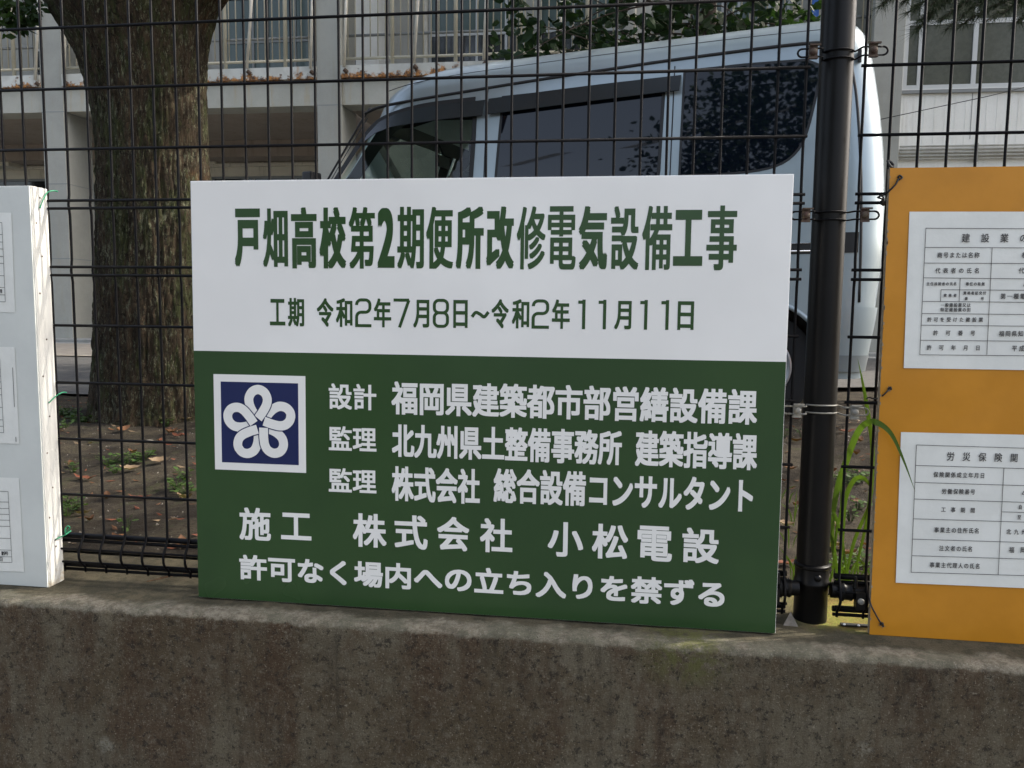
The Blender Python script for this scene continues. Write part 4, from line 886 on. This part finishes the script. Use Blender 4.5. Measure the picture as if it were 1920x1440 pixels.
# upper wall behind the balcony
ux = lambda px: bx(px, UY, 70)
wz1 = 5.88; wz0 = 4.62; tz = bz(500, 76, UY)
wins = [(ux(414), ux(586)), (ux(652), ux(676)), (ux(803), ux(985)), (ux(60), ux(120)), (ux(150), ux(240)), (ux(1010), ux(1200)), (ux(1290), ux(1480))]
wall_with('upper_wall', M['upper'], -14, 3.0, 4.47, 8.4, UY, .2, [(a, c, wz0, wz1) for a, c in wins], bld)
for k, (a, c) in enumerate(wins):
    m = (a+c)/2; ml = () if c-a < .5 else ((m,) if c-a < .9 else (a+(c-a)*.34, a+(c-a)*.42+.02 if False else m+.0, a+(c-a)*.8))
    window(a, c, wz0, wz1, UY, ml, (tz,), 'greyframe' if k < 2 else 'frame', 'winglass', 'darkglass' if k != 0 else 'winglass')
MB().box(ux(680), ux(722), UY-.30, UY-.001, 4.47, 8.3).build('pier', M['siding'], bld)
for px in (800, 385, 1215, 648): MB().tube([(ux(px), UY-.06, 4.47), (ux(px), UY-.06, 8.3)], .035, 10).build('downpipe', M['pvc'], bld, smooth=60)
MB().box(-14, 3.0, BY-.02, UY+.2, 8.4, 8.9).build('roof_slab', M['beam'], bld)
MB().box(-14, 3.0, UY+.2, 20, 8.4, 8.9).build('roof', M['slab'], bld)
MB().box(-14, -13.8, BY+.6, 20, GZ, 8.4).build('end_wall', M['upper'], bld)
for i in range(4):       # balcony ceiling
    MB().box(ends[i]+.3165, ends[i+1]-.0015, BY, UY-.001, 7.5, 8.38).build('balcony_ceiling', M['beam'], bld)
# railing
railm = MB().tube([(0, 0, 4.60), (0, 0, 6.6)], .0085, 6).mesh('baluster', M['rail'], 180)
thick = MB().tube([(0, 0, 4.46), (0, 0, 6.6)], .024, 10).mesh('rail_post', M['rail'], 180)
for i in range(4):
    a, c = ends[i]+.3165+.02, ends[i+1]-.02
    r_ = MB().tube([(a, BY+.06, 4.60), (c, BY+.06, 4.60)], .018, 8).build('railing', M['rail'], bld, smooth=180)
    MB().tube([(a, BY+.10, bz(500, 73, BY+.1)), (c, BY+.10, bz(500, 73, BY+.1))], .018, 8).build('handrail', M['greyframe'], r_, smooth=180)
    x = a+.05
    while x < c:
        inst('baluster', railm, r_, Matrix.Translation((x, BY+.06, 0))); x += .0965
    k = a+.62
    while k < c: inst('rail_post', thick, r_, Matrix.Translation((k, BY+.06, 0))); k += .80
# slanting white drain pipes fixed to the balcony edge
def rake(px0, py0, px1, py1):
    A = onY(px0, py0, BY-.05); C = onY(px1, py1, BY-.05); D = A+(C-A)*1.5
    o = MB().tube([tuple(C+(C-A)*0.0), tuple(A)], .019, 8).build('stay_pipe', M['pvc'], bld, smooth=180)
    MB().tube([tuple(A+np.array([0, 0, -.03])), tuple(A+np.array([0.03, 0.03, -.06]))], .026, 8).build('pipe_foot', M['rusty'], bld, smooth=60)
for q in ((463, 128, 478, -90), (582, 128, 588, -90), (645, 125, 652, -90), (776, 118, 790, -90), (907, 112, 915, -90), (66, 150, 76, -80), (120, 148, 124, -80), (1048, 100, 1056, -90), (1188, 90, 1194, -90)): rake(*q)
# inner wall of the covered walkway
iz = lambda py, px=480: bz(px, py, IY); ixx = lambda px: bx(px, IY, 300)
holes = [(-13, -9.35, 2.35, iz(330)), (ixx(160), ixx(205)+.6, 1.95, iz(345, 180)), (ixx(395), ixx(600)+.3, 1.9, iz(330)), (ixx(660), ixx(860), 1.9, iz(335)), (ixx(920), ixx(1180), 1.9, iz(330))]
wall_with('inner_wall', M['inner'], -14, 3.0, GZ+.05, BEAMZ+.005, IY, .15, holes, bld)
for (a, c, z0, z1) in holes:
    m = (a+c)/2; window(a, c, z0, z1, IY, (m,) if c-a < 2 else (a+(c-a)*.33, a+(c-a)*.66), (z0+(z1-z0)*.45, z0+(z1-z0)*.72), 'greyframe', 'darkglass', 'darkglass')
zl_ = iz(307)
MB().box(-14, 3.0, IY-.06, IY-.002, zl_-.05, zl_).build('ledge', M['inner'], bld)
MB().tube([(ixx(380), IY-.10, iz(297)), (ixx(402), IY-.10, iz(297)), (ixx(416), IY-.10, iz(300)), (ixx(520), IY-.10, iz(297)), (ixx(530), IY-.10, iz(300))], .022, 8).build('conduit', M['pvc'], bld, smooth=60)
MB().box(ixx(482), ixx(491), IY-.08, IY-.003, iz(293), iz(286)).build('junction_box', M['pvc'], bld)
MB().box(ixx(398), ixx(409), IY-.10, IY-.002, iz(308), iz(272)).build('bracket', M['inner'], bld)
MB().box(ixx(2), ixx(45), IY-.35, IY-.002, iz(318, 20), iz(284, 20)).build('duct_box', M['inner'], bld)
MB().box(ixx(148), ixx(210), IY-.25, IY-.07, GZ+.05, iz(517, 180)).build('low_partition', M['col'], bld)
# side faces of the columns are paler; canvas bag by the wall
bag = empty('black_bag', (float(onY(184, 640, 11.0)[0]), 11.0, GZ+.055), 'small black bag standing on the walkway beside the tree trunk', 'bag')
bc = onY(184, 640, 11.0); MB().add([(bc[0]-.07, 10.95, GZ+.055), (bc[0]+.07, 10.95, GZ+.055), (bc[0]+.055, 11.02, GZ+.29), (bc[0]-.05, 11.02, GZ+.27), (bc[0]-.07, 11.10, GZ+.055), (bc[0]+.07, 11.10, GZ+.055), (bc[0]+.055, 11.07, GZ+.29), (bc[0]-.05, 11.07, GZ+.27)], [(0, 1, 2, 3), (1, 5, 6, 2), (5, 4, 7, 6), (4, 0, 3, 7), (3, 2, 6, 7), (0, 4, 5, 1)]).build('bag_body', M['black'], bag, bevel=.012)
MB().tube(spline([(bc[0]-.03, 11.045, GZ+.27), (bc[0]-.02, 11.045, GZ+.33), (bc[0]+.02, 11.045, GZ+.33), (bc[0]+.035, 11.045, GZ+.28)], 4), .006, 6).build('handle', M['black'], bag, smooth=180)
# right wing with windows, siding and pipes
wing = empty('school_wing', (5, BY, GZ), 'cream sided school wing with white framed windows and pipes at the right', 'building')
wx = lambda px: bx(px, BY, 100); wzz = lambda py, px=1750: bz(px, py, BY)
zs0, zs1, zt = wzz(167), wzz(-70), wzz(41)
hl = [(3.09, 8.6, zs0, zs1)]
wall_with('siding_wall', M['siding'], 3.077, 9.5, GZ, 8.4, BY, .2, hl, wing)
MB().box(-.1+3.18, 9.5, BY-.03, BY-.001, zs0-.05, zs0-.012).build('sill', M['greyframe'], wing)
window(3.09, 8.6, zs0, zs1, BY, [wx(1727), wx(1829), wx(1960), wx(2070), wx(2190), 6.4, 7.2, 7.9], (zt,), 'frame', 'oliveglass', None, .05, .03, wing)
for z in np.arange(wzz(262), zs0-.08, .6): pass
gx_ = 3.12
b = MB()
while gx_ < 9.4: b.box(gx_, gx_+.004, BY-.0022, BY-.0003, wzz(300), zs0-.055); gx_ += .11
b.build('siding_grooves', M['siding'], wing)
MB().box(wx(1828), wx(1828)+.006, BY-.004, BY-.0025, wzz(262), zs0-.055).build('panel_joint', M['greyframe'], wing)
for py, r_ in ((275, .010), (281, .012), (287, .014), (293, .014), (299, .010)): MB().tube([(3.09, BY-.035, wzz(py)), (9.4, BY-.035, wzz(py))], r_, 8).build('pipe', M['pvc'], wing, smooth=180)
for px in (1838, 2060): MB().box(wx(px), wx(px)+.022, BY-.055, BY-.002, wzz(306), wzz(271)).build('pipe_bracket', M['greyframe'], wing)
MB().box(8.6, 9.5, BY+.21, 20, GZ, 8.4).build('back_block', M['siding'], wing); MB().box(3.09, 9.5, BY-.05, 20, 8.41, 8.85).build('roof', M['slab'], wing)
MB().box(3.09, 8.6, BY+1.6, BY+1.7, 3.5, 8.3).build('room_wall', M['upper'], wing)
cb = MB(); A = onY(1688, 215, 9.0); C = onY(1925, 160, 9.0); A = A-(C-A)*.2; C = C+(C-A)*.5; cb.tube([tuple(A), tuple((A+C)/2-np.array([0, 0, .02])), tuple(C)], .004, 6)
tag(cb.build('overhead_cable', M['black'], smooth=180), 'thin dark cable slanting across the cream wing wall', 'cable')
bn = empty('blue_banner', tuple(onY(1527, 30, 8.6)), 'blue banner with a white edge above the rear of the van', 'banner')
P = onY(1522, 34, 8.6); Q = onY(1535, 34, 8.6); MB().box(P[0], Q[0], 8.6, 8.62, 3.0, 5.6).build('cloth', M['blue'], bn)
MB().tube([(Q[0]+.03, 8.61, GZ), (Q[0]+.03, 8.61, 5.65)], .018, 10).build('banner_pole', M['pvc'], bn, smooth=60)

# ------------------------------------------------------------------ broadleaf bush behind the van
bush = empty('leafy_bush_tree', (.6, 6.9, GZ), 'dark green broadleaf tree showing above the van roof', 'tree')
b = MB(); rs = np.random.RandomState(4)
b.tube(spline([(.6, 6.9, GZ), (.58, 6.9, 2.4), (.62, 6.88, 3.6), (.7, 6.9, 5)], 5), [.09]*6+[.07]*6+[.04]*4, 12); b.build('trunk', M['twig'], bush, smooth=180)
tw = MB(); lf = MB()
cl = [(960, -10), (985, 30), (1000, 60), (1030, 85), (990, 95), (1060, 90), (1110, 75), (1080, 55), (1140, 60), (1180, 62), (1060, 20), (1140, 30), (1170, 15), (1215, 70), (1235, 20), (1250, 50), (1290, 45), (1330, 40), (1300, 15), (1370, 20), (1400, 42), (1440, 35), (1350, 55), (1430, 8), (1480, 30), (1500, 10), (1200, 90), (1250, 80), (1310, 75), (1380, 62), (945, 110), (975, 115), (1110, 105), (1160, 95), (1390, -20), (1290, -30), (1180, -40), (1070, -30), (980, -50), (1460, -40), (1410, 60), (1265, 30), (1100, 40), (1510, 45)]
for (px, py) in cl:
    Y = 6.4+rs.uniform(-.3, .5); P = Vector(onY(px, py+8, Y)); hub_ = Vector((.6+rs.uniform(-.05, .05), 6.88, 3.0+rs.uniform(0, 1.4)))
    tw.tube(spline([hub_, hub_.lerp(P, .5)+Vector((0, 0, .10)), P], 4), [.010, .009, .008, .007, .006, .005, .004, .003, .003], 5)
    for _ in range(22):
        c = P+Vector(rs.normal(size=3)*.085); a = rs.uniform(0, 2*PI); t = Vector((math.cos(a), math.sin(a), rs.uniform(-1.0, .2))).normalized(); nr = Vector(rs.normal(size=3)+np.array([0, -.3, .8])).normalized(); s = t.cross(nr).normalized(); L = rs.uniform(.07, .12); w = L*.33; up = s.cross(t)*L*.1
        lf.add([c, c+t*L*.3+s*w-up, c+t*L*.7+s*w*.8-up, c+t*L, c+t*L*.7-s*w*.8-up, c+t*L*.3-s*w-up, c+t*L*.35, c+t*L*.72], [(0, 6, 1), (1, 6, 7, 2), (2, 7, 3), (0, 5, 6), (5, 4, 7, 6), (4, 3, 7)])
tw.build('branch', M['twig'], bush, smooth=180)
leaf_cloud(lf, 1600, (.7, 6.9, 5.3), (1.5, .9, .9), .11, rs, narrow=.6)
leaf_cloud(lf, 5200, (.5, 5.9, 5.7), (2.3, 1.5, .8), .13, rs, narrow=.6)  # unseen foliage added above the van to darken its roof
lf.build('crown', M['leafB'], bush)

# ------------------------------------------------------------------ pine whose twigs hang in at the top right
pine = empty('pine_tree', (5.6, 6.2, GZ), 'pine tree at the right whose needle twigs hang in front of the windows', 'tree')
b = MB(); b.tube(spline([(5.6, 6.2, GZ-.05), (5.5, 6.2, 3), (5.3, 6.2, 5), (5.35, 6.2, 8)], 5), [.2-.008*i for i in range(16)], 14); b.build('trunk', M['bark'], pine, smooth=180)
rs = np.random.RandomState(21); tw = MB(); nd = MB()
def needles(p, t, n, L):
    for _ in range(n):
        q = p+t*rs.uniform(-.05, .05); d = (t*1.2+Vector(rs.normal(size=3))*.75).normalized(); s = d.orthogonal().normalized(); s.rotate(Matrix.Rotation(rs.uniform(0, 6.28), 3, d)); w = .0016
        l = L*rs.uniform(.7, 1.2); nd.add([q+s*w, q-s*w, q+d*l-Vector((0, 0, .01))], [(0, 1, 2)])
for (px, py, ox, oy) in ((1650, 12, 90, -60), (1700, 25, 120, -70), (1720, 42, 110, -80), (1760, 40, 120, -70), (1790, 20, 100, -70), (1800, 48, 120, -60), (1745, 10, 80, -60), (1850, 38, 110, -50), (1880, 25, 100, -60), (1905, 42, 90, -50), (1930, 20, 90, -50), (1690, 5, 100, -60), (1835, 10, 90, -60), (1775, 55, 120, -90), (1660, -5, 100, -60), (1900, 5, 100, -60), (1715, 60, 110, -100)):
    Y = 5.2+rs.uniform(-.4, .4); P = Vector(onY(px, py, Y)); Q = Vector(onY(px+ox, py+oy, Y+.2)); tip = Q
    pts = spline([tuple(Q+(Q-P)*.8+Vector((0, 0, .15))), tuple(Q), tuple((P+Q)/2+Vector((0, 0, .02))), tuple(P)], 6); tw.tube(pts, [.006-.0002*i for i in range(len(pts))], 5)
    for i in range(3, len(pts)-1):
        t = Vector(pts[i+1]-pts[i]).normalized(); needles(Vector(pts[i]), t, 60, .085)
def open_line(c):       # gap left in the added branches so the sun reaches the mossy wall top
    v = c-Vector((.47, 1.68, .9)); return (v-SUN*v.dot(SUN)).length < .5
for _ in range(720):  # unseen branches added toward the sun to shade fence, white board and van
    c = Vector((rs.uniform(1.9, 6.0), rs.uniform(1.7, 4.3), rs.uniform(3.9, 7.2))) if _ < 220 else Vector((rs.uniform(1.7, 3.5), rs.uniform(2.3, 3.4), rs.uniform(3.7, 5.8))) if _ < 350 else Vector((rs.uniform(3.4, 7.0), rs.uniform(4.6, 6.6), rs.uniform(4.6, 8.0))) if _ < 520 else Vector((rs.uniform(2.9, 4.6), rs.uniform(4.5, 5.6), rs.uniform(4.2, 6.0)))
    if open_line(c): continue
    t = Vector(rs.normal(size=3)*np.array([1, 1, .4])).normalized(); Q = c+t*.5
    tw.tube([c, c.lerp(Q, .5), Q], [.006, .005, .003], 5)
    for k in range(6): needles(c.lerp(Q, k/6), t, 30, .10)
for Q in ((3.2, 4.6, 5.2), (4.0, 5.6, 6.4), (6.2, 4.8, 6.2), (3.4, 6.6, 6.8), (4.4, 4.0, 5.8), (3.6, 2.4, 5.0), (4.6, 2.0, 6.0), (2.8, 3.2, 4.6)): tw.tube(spline([(5.35, 6.2, Q[2]-1.0), ((5.35+Q[0])/2, (6.2+Q[1])/2, Q[2]-.35), Q], 5), .035, 8)
tw.build('branch', M['twig'], pine, smooth=180); nd.build('needles', M['pine'], pine)

# ------------------------------------------------------------------ street side behind the viewer (what the van's windows mirror)
def far_tree(name, x, y, z0, h, r_, n, label, size, seed, group=None):
    rs = np.random.RandomState(seed); e = empty(name, (x, y, z0), label, 'tree', group); b = MB()
    b.tube(spline([(x, y, z0-.05), (x+.1, y, z0+h*.4), (x, y+.1, z0+h*.8)], 5), [.22-.015*i for i in range(11)], 10); b.build('trunk', M['bark'], e, smooth=180)
    b = MB(); leaf_cloud(b, n, (x, y, z0+h*.66), (r_, r_, h*.36), size, rs, narrow=.6, clumps=n//25); b.build('crown', M['leafB'], e)
far_tree('street_tree', -3.0, -6.0, 0, 8.0, 2.6, 16000, 'bushy street tree behind the viewer nearest the road', .15, 31, 'trees across the street')
far_tree('street_tree', -11.5, -13.5, 0, 5.0, 2.0, 1800, 'smaller street tree behind the viewer beside the pole', .25, 32, 'trees across the street')
far_tree('street_tree', -19, -13, 0, 5.2, 2.6, 1800, 'far left street tree behind the viewer', .3, 33, 'trees across the street')
pl = empty('utility_pole', (-14.5, -9, 0), 'concrete utility pole with wires behind the viewer', 'utility pole')
MB().tube([(-14.5, -9, 0), (-14.5, -9, 9)], [.17, .11], 14).build('pole', M['slab'], pl, smooth=60)
b = MB(); b.box(-15.4, -13.6, -9.05, -8.95, 8.2, 8.3)
for k in (-15.3, -14.9, -14.1, -13.7): b.tube([(k-14, -9, 9.4), (k, -9, 8.35), (k+14, -9, 8.9)], .012, 5)
b.build('cross_arm', M['greyframe'], pl)

# ------------------------------------------------------------------ litter, stones, weeds and grass
rs = random.Random(9)
def leaf_mesh(name, mat, L, wd, curl, seed):
    r2 = random.Random(seed); n = 6; vs = []
    for i in range(n+1):
        t = i/n; w = wd*math.sin(PI*min(1, t*.96+.02))**.8*(1+.15*r2.uniform(-1, 1)); z = curl*(t-.5)**2*4*L*.5+.004*r2.uniform(-1, 1)
        vs += [(t*L-L/2, -w, z+curl*.35*w*3), (t*L-L/2, 0, z), (t*L-L/2, w, z+curl*.5*w*3)]
    fs = [(3*i+j, 3*i+j+3, 3*i+j+4, 3*i+j+1) for i in range(n) for j in (0, 1)]
    b = MB(); b.add(vs, fs); return b.mesh(name, mat, 180)
LM = [leaf_mesh('fallen_leaf', M[m], L, w, c, i) for i, (m, L, w, c) in enumerate((('dry1', .085, .018, .5), ('dry2', .095, .014, .35), ('dry3', .08, .020, .45), ('dry1', .06, .015, .7), ('dry2', .06, .018, .5)))]
spots = [(onZ(px, py, .93), k, px, py) for px, py, k in ((136, 880, 0), (160, 902, 1), (245, 895, 2), (262, 929, 1), (345, 932, 2), (170, 971, 3), (223, 1002, 0), (345, 1010, 0), (300, 850, 1), (335, 845, 1), (192, 815, 0), (230, 835, 0), (132, 815, 1), (350, 820, 2), (322, 838, 3), (155, 955, 2), (1465, 920, 1), (1492, 862, 0), (1472, 985, 2), (1566, 986, 2), (1610, 863, 0), (1585, 845, 1), (1605, 888, 2), (1560, 1018, 2), (1590, 1030, 2), (1470, 1048, 1), (1560, 908, 3), (1620, 1015, 3), (250, 870, 3), (300, 885, 2), (200, 930, 3), (1480, 905, 0), (1490, 960, 3))]
ORD = ['first', 'second', 'third', 'fourth', 'fifth', 'sixth', 'seventh', 'eighth']
def where(px, py):
    if px < 700:
        c = ORD[max(0, min(6, int((px-(104+.03*(py-700)))//40)))]+' mesh column from the white board'
        rws = ((826, 'near the trunk'), (880, 'upper part'), (931, 'middle part'), (1013, 'lowest part'))
    else:
        c = 'gap between green sign and post' if px < 1520 else 'gap between post and orange board'
        rws = ((872, 'upper part'), (990, 'middle part'), (1100, 'lowest part'))
    r = next((t for y, t in rws if py < y), rws[-1][1]); return c, r
used_l = set()
for P, k, px, py in spots:
    z = soil_z(P[0], P[1]); o = bpy.data.objects.new('fallen_leaf', LM[k]); s_ = rs.uniform(.5, .9)
    o.matrix_basis = Matrix.Translation((P[0], P[1], z+.008)) @ Matrix.Rotation(rs.uniform(0, 6.28), 4, 'Z') @ Matrix.Rotation(rs.uniform(-.4, .4), 4, 'X') @ Matrix.Diagonal((s_, s_, s_, 1)); COL.objects.link(o)
    c_, r_ = where(px, py)
    for kk in range(5):
        lab = f"{('brown', 'reddish', 'pale tan', 'small brown', 'small reddish')[(k+kk) % 5]} fallen leaf in {c_}, {r_}"
        if lab not in used_l: break
    o.data = LM[(k+kk) % 5]; used_l.add(lab)
    tag(o, lab, 'leaf', 'fallen leaves on the soil')
for nm, mats, cnt, sz in (('leaf_litter', ('dry1', 'dry2', 'dry3'), 1100, .017), ('gravel', ('stone',), 2600, .004)):
    b = MB()
    for i in range(cnt):
        x = rs.uniform(-3.0, 1.6); y = 1.84+(rs.random()**1.3)*2.6; z = soil_z(x, y); b.m = rs.randrange(len(mats)); a = rs.uniform(0, 6.28); s_ = sz*rs.uniform(.4, 1.3)
        if nm == 'leaf_litter':
            c, s = math.cos(a)*s_, math.sin(a)*s_; h = rs.uniform(.001, .008); b.add([(x-c, y-s, z+.003), (x+s*.3, y-c*.3, z+h), (x+c, y+s, z+.004+h), (x-s*.3, y+c*.3, z+.002)], [(0, 1, 2, 3)])
        else:
            q = [(x+s_*math.cos(a+k*2.09), y+s_*math.sin(a+k*2.09), z-.001) for k in range(3)]+[(x+rs.uniform(-1, 1)*s_*.4, y, z+s_*rs.uniform(.6, 1.2))]; b.add(q, [(0, 1, 3), (1, 2, 3), (2, 0, 3)])
    tag(b.build(nm, [M[m] for m in mats]), kind='stuff')
b = MB()
for (px, py, s_) in ((281, 838, .018), (235, 802, .014), (115, 812, .012), (330, 802, .012), (1588, 843, .010)):
    P = onZ(px, py, .95); z = soil_z(P[0], P[1]); st = MB(); prof = [(-s_*.3, s_*.5), (0, s_), (s_*.35, s_*.75), (s_*.5, s_*.2)]; st.lathe((P[0], P[1], z), (0.1, 0, 1), prof, 9)
    tag(st.build('stone', M['stone'], smooth=60), 'pale pebble on the soil in '+', '.join(where(px, py)), 'stone', 'pebbles on the soil')
def weed(px, py, n, R_, seed, h=.03, zref=.94):
    r2 = random.Random(seed); P = onZ(px, py, zref); z = soil_z(P[0], P[1]); b = MB(); st = MB()
    for i in range(n):
        a = r2.uniform(0, 6.28); d = R_*r2.random()**.6; c = Vector((P[0]+d*math.cos(a), P[1]+d*math.sin(a)*.7, z+h*r2.uniform(.3, 1.2))); L = r2.uniform(.010, .022); w = L*.42; t = Vector((math.cos(a+r2.uniform(-.7, .7)), math.sin(a), r2.uniform(-.3, .5))).normalized(); s = t.cross(Vector((r2.uniform(-.4, .4), r2.uniform(-.4, .4), 1))).normalized()
        st.tube([(P[0]+d*.2*math.cos(a), P[1]+d*.2*math.sin(a), z-.003), tuple(c)], .0007, 4, False)
        b.add([c, c+t*L*.35+s*w, c+t*L*.8+s*w*.7, c+t*L, c+t*L*.8-s*w*.7, c+t*L*.35-s*w], [(0, 1, 2, 3), (0, 3, 4, 5)])
    c_, r_ = where(px, py)
    for ad in (('spreading', 'wide') if R_ > .06 else ('leafy', 'bushy', 'low') if R_ > .038 else ('tiny', 'small', 'sparse', 'thin', 'slight')):
        lab = f"{ad} green weed in {c_}, {r_}"
        if lab not in used_l: break
    used_l.add(lab); e = empty('weed_plant', (P[0], P[1], z), lab, 'weed', 'weeds on the soil'); b.build('leaves', M['weed'], e); st.build('stem', M['weed'], e)
for i, q in enumerate(((120, 798, 90, .09), (165, 808, 110, .10), (205, 805, 70, .08), (320, 803, 34, .06), (335, 808, 30, .05), (312, 815, 18, .03), (125, 830, 16, .03), (205, 880, 26, .05), (240, 880, 34, .06), (268, 876, 26, .04), (216, 893, 20, .03), (138, 890, 14, .02), (335, 918, 30, .04), (345, 925, 20, .03), (118, 940, 26, .035), (140, 945, 24, .035), (125, 955, 20, .03), (345, 905, 22, .03), (237, 980, 8, .015), (1465, 850, 16, .03), (1590, 925, 40, .05), (1610, 920, 30, .04), (1595, 978, 14, .02), (1608, 965, 16, .03), (1502, 852, 14, .02), (1620, 1045, 26, .03), (1580, 1050, 26, .04))):
    weed(*q, seed=100+i, zref=.93+.02*(q[1] < 830))
# arching grass blades by the post
def blade(b, pts, w):
    S = spline(pts, 6); n = len(S); v = []
    for i, p in enumerate(S):
        t = Vector(S[min(i+1, n-1)]-S[max(i-1, 0)]).normalized(); s = t.cross(Vector((0.1, 1, .1))).normalized(); k = w*min(1, .45+i/n*2)*min(1, (1-i/(n-1))*2.6+.02)/2; m = Vector((0, .25, 0))*k
        v += [Vector(p)+s*k, Vector(p)+m, Vector(p)-s*k]
    b.add(v, [(3*i+j, 3*i+j+1, 3*i+j+4, 3*i+j+3) for i in range(n-1) for j in (0, 1)])
gt = empty('tall_grass', (.47, 1.72, .9), 'tall bright green grass arching through the mesh over the orange board edge', 'grass tuft')
def G(*p): return [tuple(onY(x, y, Y)) for x, y, Y in p]
for pts, w in ((G((1570, 1085, 1.70), (1560, 1000, 1.69), (1568, 925, 1.68), (1585, 870, 1.66), (1606, 815, 1.63), (1625, 793, 1.605), (1646, 793, 1.575), (1672, 815, 1.568), (1695, 865, 1.568), (1716, 922, 1.57)), .0125),
               (G((1600, 1085, 1.70), (1628, 960, 1.69), (1636, 850, 1.67), (1628, 780, 1.66), (1618, 720, 1.65), (1608, 672, 1.65)), .0085),
               (G((1575, 1080, 1.72), (1580, 1000, 1.71), (1584, 940, 1.70), (1600, 902, 1.69), (1618, 896, 1.68), (1634, 915, 1.68), (1645, 945, 1.68)), .0095),
               (G((1560, 1085, 1.72), (1568, 1000, 1.70), (1578, 950, 1.69), (1576, 900, 1.69), (1570, 880, 1.69)), .006),
               (G((1590, 1090, 1.70), (1578, 1010, 1.69), (1562, 960, 1.68), (1553, 975, 1.67), (1548, 1000, 1.67)), .007),
               (G((1585, 1090, 1.71), (1600, 1020, 1.70), (1620, 970, 1.69), (1630, 940, 1.69)), .007),
               (G((1570, 1090, 1.71), (1566, 1040, 1.70), (1560, 1010, 1.69), (1550, 985, 1.69)), .006)):
    b = MB(); blade(b, pts, w); b.build('blade', M['grass'], gt, smooth=180)
def tuft(px, py, Y, n, h, label, seed):
    r2 = random.Random(seed); P = onY(px, py, Y); e = empty('grass_tuft', (P[0], Y, soil_z(P[0], Y)), label, 'grass tuft', 'small grass tufts behind the fence'); z = max(.9, soil_z(P[0], Y))-.005
    for i in range(int(n*.6)):
        a = r2.uniform(0, 6.28); hh = h*r2.uniform(.5, 1.1); ln = hh*r2.uniform(.2, .9); b = MB(); x0 = P[0]+r2.uniform(-.02, .02); y0 = Y+r2.uniform(-.015, .015)
        blade(b, [(x0, y0, z), (x0+ln*.3*math.cos(a), y0+ln*.2*math.sin(a), z+hh*.6), (x0+ln*math.cos(a), y0+ln*.5*math.sin(a), z+hh*r2.uniform(.7, 1.05))], r2.uniform(.002, .0045)); b.build('blade', M['grass'], e, smooth=180)
for i, q in enumerate(((1575, 1090, 1.80, 16, .10), (1605, 1090, 1.78, 14, .11), (1622, 1085, 1.83, 12, .13), (1590, 1085, 1.88, 12, .09), (1478, 1040, 1.86, 5, .10), (1478, 990, 2.1, 6, .09), (1490, 930, 2.3, 6, .12), (1470, 905, 2.5, 5, .06), (1560, 1080, 1.85, 8, .08))):
    tuft(*q, ['grass tuft close behind the post foot', 'grass tuft between post and orange board', 'grass tuft at the orange board edge', 'grass tuft a little behind the post', 'thin grass right of the green sign low down', 'thin grass beside the green sign edge', 'single upright grass spray left of the post', 'tiny grass sprout far left of the post', 'grass sprouts left of the tuft behind the post foot'][i], 60+i)
# chips lying on the wall top
b = MB(); P = onZ(1480, 1172, .90); b.add([(P[0]-.014, P[1]-.006, .899), (P[0]+.016, P[1]-.010, .899), (P[0]+.012, P[1]+.012, .899), (P[0]-.008, P[1]+.012, .899), (P[0]+.002, P[1]+.004, .926), (P[0]+.010, P[1]+.002, .912)], [(0, 1, 5, 4), (1, 2, 5), (2, 3, 4, 5), (3, 0, 4)])
tag(b.build('stone_chip', M['stone'], smooth=30), 'pointed grey stone chip on the wall top beside the post foot', 'stone')
for (px, py, m, L, lab) in ((1568, 1163, 'black', .030, 'flat dark strip lying on the wall by the orange board'), ):
    P = onZ(1600, 1174, .90); b = MB(); b.box(P[0]-.025, P[0]+.045, P[1]-.005, P[1]+.006, .9005, .904); tag(b.build('dark_strip', M['black'], bevel=.001), lab, 'strip')
for k, (px, py) in enumerate(((1583, 1171), (1610, 1173))):
    P = onZ(px, py, .904); b = MB(); b.lathe((P[0], P[1], .9035), (0, 0, 1), [(0, .0028), (.002, .0024), (.003, .001)], 10); tag(b.build('rivet', M['edge_white'], smooth=60), ['pale round rivet at the left of the dark strip', 'pale round rivet at the right of the dark strip'][k], 'rivet')
for k, (a_, c_) in enumerate((((275, 1090), (365, 1072)), ((300, 1082), (350, 1078)))):
    A = onZ(*a_, .902); C = onZ(*c_, .902); b = MB(); b.tube([(A[0], A[1], .9015), (C[0], C[1], .903)], .0008, 5); tag(b.build('pine_needle', M['dry1']), ['longer orange dry pine needle on the wall top by the green sign', 'shorter orange dry pine needle on the wall top by the green sign'][k], 'needle', 'dry needles on the wall top')
